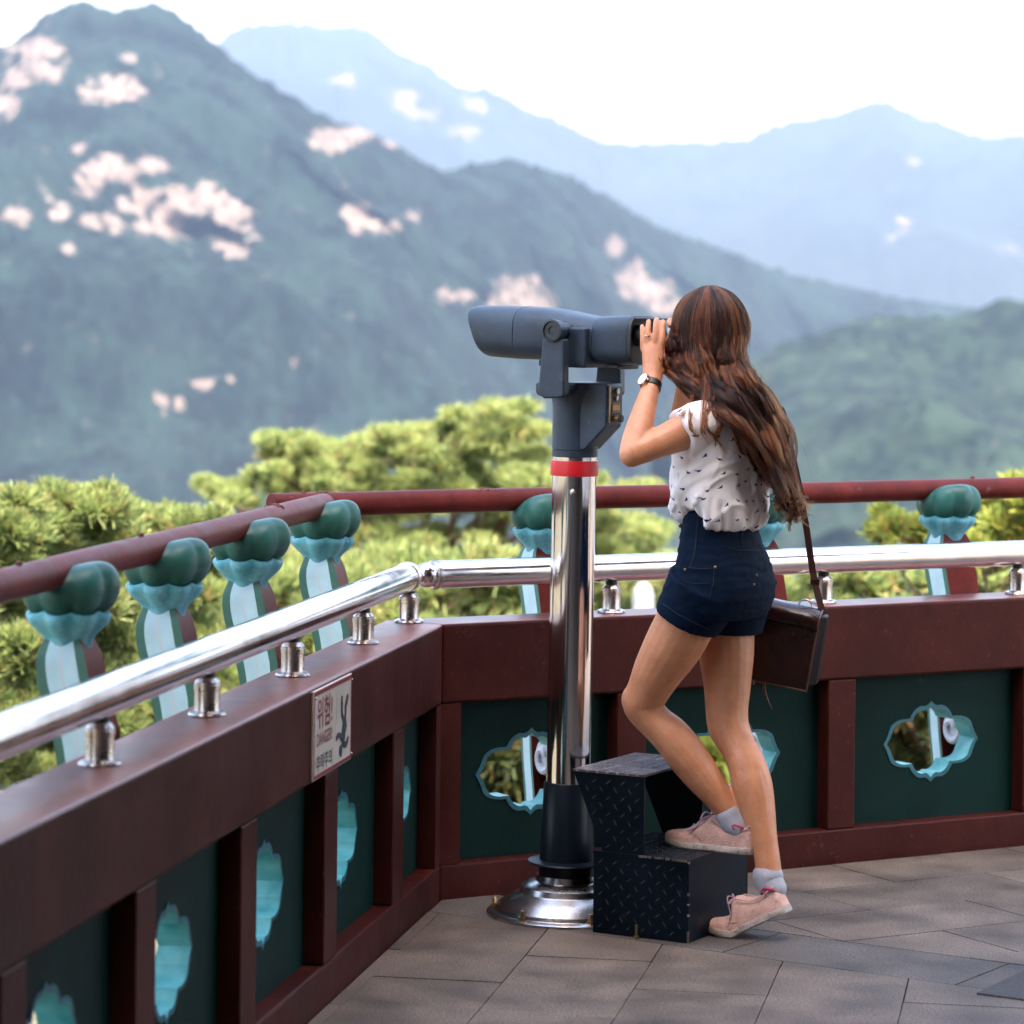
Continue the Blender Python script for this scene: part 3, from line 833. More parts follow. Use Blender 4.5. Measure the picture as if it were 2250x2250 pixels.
# ground sheet, falling away from the terrace into the valley
def ground():
    xs = np.concatenate([np.linspace(-7800, -300, 14), np.linspace(-260, -30, 16), np.linspace(-26, 26, 40), np.linspace(30, 260, 16), np.linspace(300, 7800, 14)])
    ys = np.concatenate([np.linspace(-400, 4, 8), np.linspace(6, 60, 46), np.linspace(64, 300, 40), np.linspace(330, 1000, 16), np.linspace(1200, 10500, 12)])
    vs = []
    for y in ys:
        for x in xs:
            z = -4.4 - 0.16 * max(0, y - 12) if y < 500 else -4.4 - .16 * 488 - 0.15 * (min(y, 2400) - 500)
            if y < 12: z = -4.4 - 0.02 * max(0, -y - 20)
            z += 0.5 * noise.noise(Vector((x * .11, y * .11, 2))) * min(1, max(0, (y - 6) / 8))
            vs.append((x, y, z))
    nx, ny = len(xs), len(ys)
    idx = np.arange(nx * ny).reshape(ny, nx)
    f = np.stack([idx[:-1, :-1], idx[:-1, 1:], idx[1:, 1:], idx[1:, :-1]], -1).reshape(-1, 4)
    me = bpy.data.meshes.new('ground'); me.from_pydata(vs, [], f.tolist())
    me.materials.append(mat('hillside_soil', (0.040, 0.044, 0.020), 0.95, col2=(0.11, 0.085, 0.045), vscale=0.5, detail=8))
    me.polygons.foreach_set('use_smooth', [True] * len(me.polygons))
    o = bpy.data.objects.new('ground', me); COL.objects.link(o); tag(o, 'hillside ground below the terrace', kind='structure')
ground()

HAZE_DENSITY = 0.000128
def haze():
    mb = MB(); mb.box((-8000, -500, -420), (8000, 11000, 900))
    m = bpy.data.materials.new('haze'); m.use_nodes = True
    nt = m.node_tree; nt.nodes.clear()
    out = nt.nodes.new('ShaderNodeOutputMaterial'); pv = nt.nodes.new('ShaderNodeVolumePrincipled')
    pv.inputs['Color'].default_value = (0.40, 0.53, 0.75, 1)
    pv.inputs['Absorption Color'].default_value = (1, 0.75, 0.30, 1)
    pv.inputs['Density'].default_value = HAZE_DENSITY
    pv.inputs['Anisotropy'].default_value = 0.55
    nt.links.new(pv.outputs[0], out.inputs['Volume'])
    tag(mb.build('haze', m), kind='stuff')
haze()

# ------------------------------------------------------------------ pines
def foliage_material(name, sat=1.0):
    m = bpy.data.materials.new(name); m.use_nodes = True
    nt = m.node_tree; b = nt.nodes['Principled BSDF']
    a = _n(nt, 'ShaderNodeAttribute', attribute_name='tint')
    nt.links.new(a.outputs['Color'], b.inputs['Base Color'])
    b.inputs['Roughness'].default_value = .55; b.inputs['Specular IOR Level'].default_value = .3
    tr = _n(nt, 'ShaderNodeBsdfTranslucent'); nt.links.new(a.outputs['Color'], tr.inputs['Color'])
    ms = _n(nt, 'ShaderNodeMixShader'); ms.inputs[0].default_value = .45
    nt.links.new(b.outputs[0], ms.inputs[1]); nt.links.new(tr.outputs[0], ms.inputs[2])
    nt.links.new(ms.outputs[0], nt.nodes['Material Output'].inputs['Surface'])
    return m
M['needles'] = foliage_material('pine_needles')

def needles_mesh(name, pads, tuft_n, blade_n, length, width, palette, up, r):
    V, Cc = [], []
    for (c, rad, w) in pads:
        n = max(4, int(tuft_n * w))
        u = r.normal(size=(n, 3)); u /= np.linalg.norm(u, axis=1, keepdims=True)
        u[:, 2] = np.where(r.random(n) < .8, np.abs(u[:, 2]), u[:, 2])
        rr = r.random(n) ** .45
        pos = np.array(c) + u * rr[:, None] * np.array(rad)
        tint = np.array(palette)[r.choice(len(palette), n, p=[q[3] for q in palette] if len(palette[0]) > 3 else None)][:, :3] * r.uniform(.7, 1.3, (n, 1))
        for k in range(blade_n):
            d = r.normal(size=(n, 3)) * .75 + u * .55 + np.array([0, 0, up])
            d /= np.linalg.norm(d, axis=1, keepdims=True)
            s = np.cross(d, r.normal(size=(n, 3))); s /= np.linalg.norm(s, axis=1, keepdims=True)
            L = length * r.uniform(.6, 1.25, (n, 1)); Wd = width * r.uniform(.7, 1.3, (n, 1))
            q = np.stack([pos - s * Wd * .5, pos + s * Wd * .5, pos + d * L + s * Wd * .25, pos + d * L - s * Wd * .25], 1)
            V.append(q); Cc.append(np.repeat(tint * r.uniform(.85, 1.15, (n, 1)), 4, 0))
    V = np.concatenate(V).reshape(-1, 3); Cc = np.concatenate(Cc)
    nf = len(V) // 4
    me = bpy.data.meshes.new(name)
    me.vertices.add(len(V)); me.vertices.foreach_set('co', V.ravel().astype(np.float32))
    me.loops.add(nf * 4); me.loops.foreach_set('vertex_index', np.arange(nf * 4, dtype=np.int32))
    me.polygons.add(nf); me.polygons.foreach_set('loop_start', np.arange(0, nf * 4, 4, dtype=np.int32))
    me.update(calc_edges=True)
    ca = me.color_attributes.new('tint', 'FLOAT_COLOR', 'CORNER')
    ca.data.foreach_set('color', np.c_[Cc, np.ones(len(Cc))].astype(np.float32).ravel())
    me.materials.append(M['needles'])
    me.validate()
    return me

PINE = [(0.225, 0.275, 0.084, .42), (0.30, 0.33, 0.115, .28), (0.100, 0.150, 0.050, .17), (0.27, 0.18, 0.07, .06), (0.030, 0.055, 0.022, .07)]
YELLOW = [(0.30, 0.32, 0.06, .46), (0.22, 0.27, 0.06, .32), (0.36, 0.25, 0.06, .10), (0.11, 0.16, 0.04, .12)]
OLIVE = [(0.10, 0.10, 0.028, .36), (0.055, 0.075, 0.022, .30), (0.14, 0.085, 0.03, .18), (0.03, 0.05, 0.018, .16)]  # olive and brown leaf colours of the bushes behind the cut-outs

def pine(name, label, base, pads, seed, tuft=150, blade=7, length=.15, width=.016, pal=PINE, up=.45, group='trees below the terrace', cat='pine tree', lean=(0, 0), trunk_r=.13, branches=1.0, trunk_top=.93):
    r = np.random.default_rng(seed)
    root = empty(name, base); tag(root, label, cat, group)
    b = Vector(base)
    pads = [(np.array(c) - np.array(base), rad, w) for c, rad, w in pads]
    top = max(p[0][2] for p in pads)
    cx = sum(p[0][0] for p in pads) / len(pads); cy = sum(p[0][1] for p in pads) / len(pads)
    path = [Vector((cx * f ** 1.5 + .18 * math.sin(3 * f + seed) * f, cy * f ** 1.5 + .15 * math.sin(4 * f + 2 * seed) * f, top * f * trunk_top - .3 * (1 - f))) for f in [i / 10 for i in range(11)]]
    mb = MB(); mb.tube(path, [trunk_r * (1 - .82 * i / 10) for i in range(11)], 9)
    for c, rad, w in pads:
        c = Vector(c)
        k = min(range(2, 11), key=lambda i: abs(path[i].z - (c.z - .5 * abs(c.x - path[i].x) - .2)))
        s = path[k]; e = c - Vector((0, 0, rad[2] * .5))
        mid = (s + e) / 2 + Vector((0, 0, -.12 * (e - s).length))
        pts = [s, (s + mid) / 2, mid, (mid + e) / 2 + Vector((0, 0, .03)), e]
        r0 = trunk_r * .32
        if r.random() > branches: continue
        mb.tube(pts, [r0, r0 * .8, r0 * .6, r0 * .42, r0 * .2], 6)
        for q in range(4):
            a = r.uniform(0, 6.28); f = e + Vector((math.cos(a) * rad[0] * .7, math.sin(a) * rad[1] * .7, rad[2] * r.uniform(0, .8)))
            mb.tube([pts[3], (pts[3] + f) / 2 + Vector((0, 0, .04)), f], [r0 * .3, r0 * .2, r0 * .08], 5)
    mb.build('trunk', M['bark'], root, smooth=60)
    me = needles_mesh('crown', pads, tuft, blade, length, width, pal, up, r)
    o = bpy.data.objects.new('crown', me); COL.objects.link(o); o.parent = root
    return root

def ppads(spec, D, r, spread, split=0):
    """pads from a list of (photo x, photo y, half width px, half height px) on the 1932 px scale"""
    K = 2250 / 1932.0; out = []
    if split:
        spec = [(x + r.uniform(-.75, .75) * w, y + r.uniform(-.6, .8) * h, w * r.uniform(.40, .75), h * r.uniform(.40, .65)) for x, y, w, h in spec for _ in range(split)]
    for x, y, w, h in spec:
        Y = D + r.uniform(-spread, spread)
        c = at(x * K, y * K, Y)
        sc = K * Y / FPX
        out.append((tuple(c), (w * sc, w * sc * .9, h * sc), max(.15, w * h / 2200)))
    return out
r_ = np.random.default_rng(11)
# the broad pine behind the viewer post
spec = [(830, 800, 40, 14), (905, 778, 60, 16), (960, 768, 46, 16), (1000, 800, 46, 18), (880, 815, 55, 18), (760, 812, 46, 14), (700, 826, 55, 16), (640, 835, 44, 15), (585, 826, 40, 12), (530, 818, 36, 11),
        (545, 850, 45, 14), (510, 880, 42, 13), (600, 868, 55, 18), (690, 862, 60, 22), (780, 850, 60, 22), (860, 850, 60, 22), (940, 840, 60, 22), (1000, 850, 40, 24), (420, 915, 40, 11), (395, 905, 20, 9), (455, 930, 40, 12),
        (560, 905, 60, 18), (650, 900, 60, 22), (740, 895, 60, 22), (830, 892, 60, 24), (920, 890, 60, 24), (1000, 900, 50, 24), (1060, 930, 50, 22), (1140, 925, 60, 22), (1200, 915, 40, 16), (1110, 905, 40, 14),
        (620, 945, 60, 22), (720, 945, 60, 24), (820, 945, 60, 24), (900, 945, 50, 20), (980, 950, 50, 22), (1080, 975, 60, 24), (1180, 980, 60, 22), (1240, 1000, 40, 20), (700, 1000, 60, 22), (800, 1000, 60, 24), (900, 1000, 55, 22),
        (760, 1060, 60, 24), (860, 1060, 60, 24), (960, 1060, 55, 24), (1060, 1030, 55, 20), (1160, 1030, 60, 22), (1230, 1060, 45, 20), (690, 1080, 50, 22), (900, 1120, 70, 24), (800, 1130, 60, 22), (1180, 1090, 50, 20)]
p = ppads([(x, y + 12, w, h) for x, y, w, h in spec], 25, r_, 1.3, split=6)
pine('pine_tree', 'broad sunlit pine with flat cloud-like pads behind the binocular post', (-0.5, 25.4, -6.4), p, 21, tuft=650, blade=7, length=.078, width=.0090, branches=.10, up=.3)
# dense pines along the left edge
def leftspec(x0, x1, top, seed, n):
    r = np.random.default_rng(seed); out = []
    for i in range(n):
        x = r.uniform(x0, x1); f = r.random() ** 1.1
        y = top + 24 + f * 520
        out.append((x, y, r.uniform(24, 42), r.uniform(13, 22)))
    m_ = int((x1 - x0) / 26)
    for i in range(m_):
        x = x0 + (x1 - x0) * (i + .5) / m_
        out.append((x + r.uniform(-8, 8), top + r.uniform(10, 34), 22, 15))
    return out
for k, (x0, x1, top, D, lab) in enumerate([(-120, 70, 938, 13.5, 'bushy yellow green pine at the left edge below the near handrail'),
                                           (50, 240, 930, 14.2, 'bushy young pine with upright shoots between the first balusters'),
                                           (215, 420, 968, 15.0, 'darker bushy pine behind the second baluster from the left')]):
    p = ppads(leftspec(x0, x1, top, 40 + k, 120), D, np.random.default_rng(50 + k), .55)
    b = at((x0 + x1) / 2 * 1.1646, 1700, D); pine('pine_tree', lab, (b.x, D + .2, -4.7), p, 31 + k, tuft=520, blade=7, length=.075, width=.008, up=.9, branches=0, trunk_top=.62, pal=PINE)
# low pines seen between the balusters and through the cut-outs
spec = [(x + r_.uniform(-12, 12), y + r_.uniform(-10, 10), r_.uniform(40, 60), r_.uniform(20, 30)) for y in range(1080, 1330, 42) for x in range(380, 1000, 66)]
pine('pine_tree', 'shaded pine low down between the corner balusters and the rails', (-1.2, 19.5, -5.6), ppads(spec, 19, r_, .7), 61, tuft=220, blade=7, length=.12, width=.013, pal=PINE)
spec = [(x + r_.uniform(-14, 14), y + r_.uniform(-10, 10), r_.uniform(44, 66), r_.uniform(22, 32)) for y in range(1380, 1640, 46) for x in range(780, 1120, 70)]
pine('bush', 'olive brown bush seen through the cut-out left of the viewer post', (-0.1, 17, -4.9), ppads(spec, 16.6, r_, .5), 71, tuft=200, blade=8, length=.12, width=.02, pal=OLIVE, cat='bush', trunk_r=.06)
spec = [(x + r_.uniform(-14, 14), y + r_.uniform(-10, 10), r_.uniform(44, 66), r_.uniform(22, 32)) for y in range(1290, 1560, 46) for x in range(1270, 1560, 70)]
pine('bush', "yellow green bush seen through the cut-out between the woman's legs", (1.6, 17.6, -4.9), ppads(spec, 17.2, r_, .5), 72, tuft=200, blade=8, length=.12, width=.02, pal=YELLOW, cat='bush', trunk_r=.06)
spec = [(x + r_.uniform(-14, 14), y + r_.uniform(-10, 10), r_.uniform(44, 66), r_.uniform(22, 32)) for y in range(1270, 1520, 46) for x in range(1620, 1990, 70)]
pine('bush', 'olive brown bush seen through the cut-out in the right hand panel', (2.6, 17.6, -4.9), ppads(spec, 17.2, r_, .5), 73, tuft=200, blade=8, length=.12, width=.02, pal=OLIVE, cat='bush', trunk_r=.06)
# yellowish shrubs at the right
spec = [(1845, 975, 22, 26), (1880, 960, 26, 26), (1920, 940, 30, 30), (1950, 960, 40, 40), (1900, 1000, 40, 26), (1850, 1010, 34, 24), (1690, 1000, 22, 14), (1720, 1010, 30, 14), (1660, 1015, 16, 12), (1665, 985, 6, 16), (1745, 1000, 18, 14), (1940, 1030, 50, 26), (1880, 1045, 50, 26), (1820, 1050, 40, 24), (1770, 1035, 40, 18)]
pine('shrub', 'yellow flecked shrub reaching above the steel rail at the right edge', (2.75, 17.2, -5.2), ppads(spec, 16.5, r_, .4), 81, tuft=420, blade=7, length=.085, width=.016, pal=YELLOW, cat='shrub', trunk_r=.05, up=.8)
spec = [(x + r_.uniform(-10, 10), 1088 + r_.uniform(-22, 30), 40, 20) for x in range(1560, 2000, 34)] + [(x, 1150 + r_.uniform(-20, 60), 50, 28) for x in range(1420, 2000, 40)]
pine('shrub', 'low bright green shrub under the steel rail at the right', (2.1, 18.6, -5.4), ppads(spec, 18.4, r_, .5), 82, tuft=240, blade=7, length=.10, width=.017, pal=PINE, cat='shrub', trunk_r=.05, up=.8)
spec = [(x + r_.uniform(-10, 10), y + r_.uniform(-10, 14), 44, 22) for x in range(1130, 1460, 44) for y in (1085, 1120, 1160, 1210)]
pine('shrub', 'green shrub behind the white lantern between post and shorts', (1.2, 27.5, -6.8), ppads(spec, 27, r_, .8), 83, tuft=170, blade=7, length=.14, width=.024, pal=PINE, cat='shrub', trunk_r=.06, up=.5)
# white stone lantern top far below
c = at(1213 * 1.1646, 1150 * 1.1646, 22.0)
mb = MB(); mb.lathe([(0.13, -5.6), (0.13, -.06), (0.095, -.05), (0.078, 0), (0.08, .06), (0.075, .11), (0.062, .15), (0.044, .178), (0.02, .192), (0.005, .197)], 24, 0, (0, 0, 0))
o = mb.build('stone_bollard', mat('white_stone', (0.17, 0.18, 0.17), .7), smooth=40); o.location = c
tag(o, 'white round topped stone post among the shrubs beside the woman', 'stone post')

# ------------------------------------------------------------------ coin binoculars on the steel post (frame F)
def scope():
    root = empty('coin_binoculars', (OX, OY, 0), ROTF)
    tag(root, 'blue grey coin operated binoculars on a polished steel post with a red band', 'binoculars')
    n = 48
    mb = MB()
    mb.lathe([(0.205, 0.0), (0.205, 0.006), (0.198, 0.010), (0.186, 0.013), (0.182, 0.022), (0.165, 0.035), (0.142, 0.050), (0.126, 0.057), (0.122, 0.060), (0.116, 0.074), (0.100, 0.084), (0.080, 0.088), (0.076, 0.103)], 72)
    mb.build('base_flange', M['steel_base'], root, smooth=28)
    for a in (200, 262, 318, 20, 100, 150):
        mb = MB(); c = Vector((0.187 * math.cos(math.radians(a)), 0.187 * math.sin(math.radians(a)), 0.010))
        mb.lathe([(0.010, 0), (0.010, .009), (0.0055, .010), (0.0055, .024), (0.003, .026)], 6, 0, c)
        mb.build('anchor_bolt', M['brass'], root, smooth=30)
    mb = MB(); mb.lathe([(0.072, 0.100), (0.072, 0.128), (0.100, 0.133), (0.102, 0.136), (0.100, 0.139), (0.071, 0.142), (0.070, 0.150), (0.063, 0.338), (0.061, 0.342), (0.0575, 0.3425)], n)
    mb.build('lower_sleeve', M['navy_tube'], root, smooth=28)
    mb = MB(); mb.lathe([(0.057, 0.335), (0.057, 1.180)], 64); mb.build('post', M['steel'], root, smooth=40)
    mb = MB()
    mb.lathe([(0.0576, 1.131), (0.0612, 1.132), (0.0618, 1.137), (0.0618, 1.165), (0.0612, 1.1705), (0.0576, 1.1712)], n); mb.build('red_band', M['redband'], root, smooth=40)
    mb = MB(); c = PF(1250, 1081, -0.056); mb.ball((c.x, c.y, c.z), (0.008, 0.004, 0.008), 14, 10)
    mb.build('post_screw', M['brushed'], root, smooth=60)
    # cast neck
    mb = MB()
    mb.lathe([(0.0578, 1.181), (0.0595, 1.1815), (0.0595, 1.1965), (0.0575, 1.197), (0.0575, 1.199), (0.0592, 1.2), (0.0592, 1.29), (0.060, 1.315), (0.064, 1.335), (0.070, 1.352), (0.074, 1.362), (0.072, 1.372)], n)
    mb.build('neck', M['scope'], root, smooth=35)
    # coin box
    xe = PF(1331, 900, -0.045).x; xf = xe
    mb = MB()
    prof = [(0.0, 1.3715), (xf, 1.3715), (xf, 1.262), (0.062, 1.2005), (0.0, 1.2005)]
    mb.prism([Vector((x, -0.045, z)) for x, z in prof], (0, 0.09, 0))
    mb.build('coin_box', M['scope'], root, bevel=0.005, bseg=3)
    mb = MB(); mb.box((xf, -0.040, 1.272), (xf + 0.006, 0.034, 1.367))
    mb.build('coin_plate', M['scope_dark'], root, bevel=0.002)
    mb = MB(); mb.box((xf + .0062, -0.040, 1.2725), (xf + 0.0075, -0.033, 1.3665)); mb.build('plate_edge', M['brass'], root)
    mb = MB(); mb.box((xf + .0062, -0.026, 1.303), (xf + 0.009, 0.016, 1.318)); mb.box((xf + .0062, -0.028, 1.321), (xf + 0.010, 0.018, 1.3225)); mb.box((xf + .0062, -0.028, 1.2985), (xf + 0.010, 0.018, 1.300))
    mb.build('coin_slot', M['brass'], root)
    mb = MB(); mb.tube([(xf + .004, -0.004, 1.352), (xf + 0.014, -0.004, 1.352)], 0.0085, 18); mb.tube([(xf + .004, -0.004, 1.334), (xf + 0.012, -0.004, 1.334)], 0.007, 18)
    mb.build('lock', M['brushed'], root, smooth=40, bevel=.001)
    mb = MB(); mb.tube([(xf + .002, -0.012, 1.2835), (xf + 0.022, -0.012, 1.2835)], 0.0085, 18); mb.build('coin_knob', M['brass'], root, smooth=40, bevel=.002)
    mb = MB(); mb.tube([(xf + .022, -0.012, 1.2835), (xf + 0.030, -0.012, 1.2835)], 0.0105, 18); mb.build('knob_cap', M['scope_dark'], root, smooth=40, bevel=.002)
    # yoke: base block and two arms
    mb = MB()
    for s in (-1, 1):
        # side wing from neck to arm foot
        pr = [(-0.030, 1.372), (0.050, 1.372), (0.050, 1.356), (0.034, 1.338), (-0.022, 1.338), (-0.030, 1.346)]
        y0, y1 = (-0.140, -0.02) if s < 0 else (0.02, 0.140)
        mb.prism([Vector((x, y0, z)) for x, z in pr], (0, y1 - y0, 0))
    mb.build('yoke_base', M['scope'], root, bevel=0.006, bseg=3)
    for s in (-1, 1):
        yo = -0.172 if s < 0 else 0.140
        yc = yo if s < 0 else yo
        def X(sx, sy): 
            p = PF(sx, sy, -0.172); return p.x, p.z
        pts = [X(1191, 745), X(1238, 745), X(1239.5, 868), X(1234, 874), X(1196, 876), X(1187, 870), X(1182, 855), X(1186, 812)]
        mb = MB(); mb.prism([Vector((x, yo, z)) for x, z in pts], (0, 0.0305, 0))
        cx, cz = X(1214, 726)
        mb.prism([Vector((cx + .0265 * math.cos(2 * math.pi * k / 36), yo + .0004, cz + .0265 * math.sin(2 * math.pi * k / 36))) for k in range(36)], (0, 0.0297, 0))
        mb.build('yoke_arm', M['scope'], root, bevel=0.005, bseg=3)
        mb = MB()
        ya, yb = (yo - .007, yo + .0002) if s < 0 else (yo + .0303, yo + .0375)
        sgn = -1 if s < 0 else 1
        out = yo - 0.0075 if s < 0 else yo + 0.038
        inn = yo - 0.0002 if s < 0 else yo + 0.0307
        rr = []
        for r, y in [(0.0285, inn), (0.0285, out), (0.0235, out + sgn * .001), (0.0225, out - sgn * .004), (0.011, out - sgn * .004), (0.0095, inn + sgn * .0002)]:
            rr.append([(cx + r * math.cos(2 * math.pi * k / 36), y, cz + r * math.sin(2 * math.pi * k / 36)) for k in range(36)])
        mb.rings(rr); mb.build('pivot_cap', M['scope_dark'], root, smooth=40)
        mb = MB(); y0, y1 = (yo + .0306, -0.09) if s < 0 else (0.09, yo - .0004)
        mb.tube([(cx, y0, cz), (cx, y1, cz)], 0.02, 24); mb.build('pivot_pin', M['scope_dark'], root, smooth=40)
    # binocular body
    def section(x, zt, zb, hw, e=3.2, k=0.0, n=56):
        zc, hh = (zt + zb) / 2, (zt - zb) / 2
        out = []
        for j in range(n):
            a = 2 * math.pi * j / n
            c, s = math.cos(a), math.sin(a)
            y = hw * math.copysign(abs(c) ** (2 / e), c); z = hh * math.copysign(abs(s) ** (2 / e), s)
            out.append((x - k * (z / hh) , y, zc + z))
        return out
    mb = MB()
    sec = []
    for x, zt, zb, hw, k in [(-0.245, 1.560, 1.434, .098, .024), (-0.243, 1.5625, 1.4325, .102, .024), (-0.236, 1.5645, 1.431, .104, .020), (-0.19, 1.565, 1.4295, .106, .010), (-0.150, 1.565, 1.428, .108, .004), (-0.118, 1.5647, 1.4275, .109, 0)]:
        sec.append(section(x, zt, zb, hw, 3.0, k))
    rim = [section(-0.240, 1.553, 1.441, .092, 3.0, .024), section(-0.20, 1.550, 1.444, .088, 3.0, .018)]
    mb.rings([rim[1], rim[0]] + sec); mb.build('objective_hood', M['scope'], root, smooth=40)
    for s in (-1, 1):
        mb = MB(); mb.tube([(-0.206, s * .044, 1.497), (-0.202, s * .044, 1.497)], 0.036, 28); mb.build('objective_lens', M['glass'], root, smooth=40)
    mb = MB()
    mb.rings([section(x, zt, zb, hw, 3.2) for x, zt, zb, hw in [(-0.1165, 1.5635, 1.4285, .108), (-0.11, 1.5642, 1.428, .1095), (-0.06, 1.5625, 1.4275, .109), (-0.01, 1.556, 1.427, .106), (0.04, 1.5475, 1.426, .101), (0.09, 1.540, 1.425, .096), (0.104, 1.539, 1.425, .094)]])
    mb.build('barrel_housing', M['scope'], root, smooth=40)
    mb = MB()
    mb.rings([section(x, zt, zb, hw, 4.0) for x, zt, zb, hw in [(0.100, 1.5405, 1.4225, .089), (0.106, 1.5435, 1.421, .0915), (0.15, 1.546, 1.4205, .0915), (0.196, 1.5475, 1.4205, .0905), (0.202, 1.5465, 1.4215, .089)]])
    mb.build('prism_housing', M['scope'], root, smooth=40)
    mb = MB(); mb.box((-0.004, -0.114, 1.412), (0.0985, 0.114, 1.514)); mb.build('trunnion_block', M['scope'], root, bevel=0.006, bseg=3)
    for p0, p1 in (((-0.06, -0.07, 1.412), (-0.024, 0.07, 1.4285)), ((0.13, -0.06, 1.4095), (0.165, 0.06, 1.4215))):
        mb = MB(); mb.box(p0, p1); mb.build('stop_block', M['rubber'], root, bevel=0.004)
    # rear eye shield and eyepieces
    mb = MB()
    o = [section(0.2025, 1.5445, 1.4225, .088, 4.5), section(0.212, 1.5435, 1.4235, .087, 4.5)]
    i = [section(0.212, 1.535, 1.432, .079, 4.5), section(0.2028, 1.535, 1.432, .079, 4.5)]
    mb.rings(o + i); mb.build('eye_frame', M['rubber'], root, smooth=30)
    mb = MB(); mb.box((0.2125, -0.075, 1.5365), (0.262, 0.075, 1.5425)); mb.build('brow_rest', M['rubber'], root, bevel=0.0025, bseg=3)
    for s in (-1, 1):
        mb = MB(); mb.tube([(0.2035, s * .033, 1.497), (0.240, s * .033, 1.497), (0.246, s * .033, 1.497)], [0.028, 0.024, 0.022], 28); mb.build('eyepiece', M['rubber'], root, smooth=40, bevel=.002)
    # post leans a hair; the head sits plumb over it
    for ch in root.children:
        k = ch.name.split('.')[0]
        if k in ('objective_hood', 'objective_lens', 'barrel_housing', 'prism_housing', 'trunnion_block', 'stop_block', 'eye_frame', 'brow_rest', 'eyepiece', 'yoke_arm', 'pivot_cap', 'pivot_pin', 'yoke_base'): ch.location.x = -0.0140
        if k in ('coin_box', 'coin_plate', 'plate_edge', 'coin_slot', 'lock', 'coin_knob', 'knob_cap'): ch.location.x = -0.0115
    root.rotation_euler = (0, math.radians(0.55), ROTF)
    return root
scope()

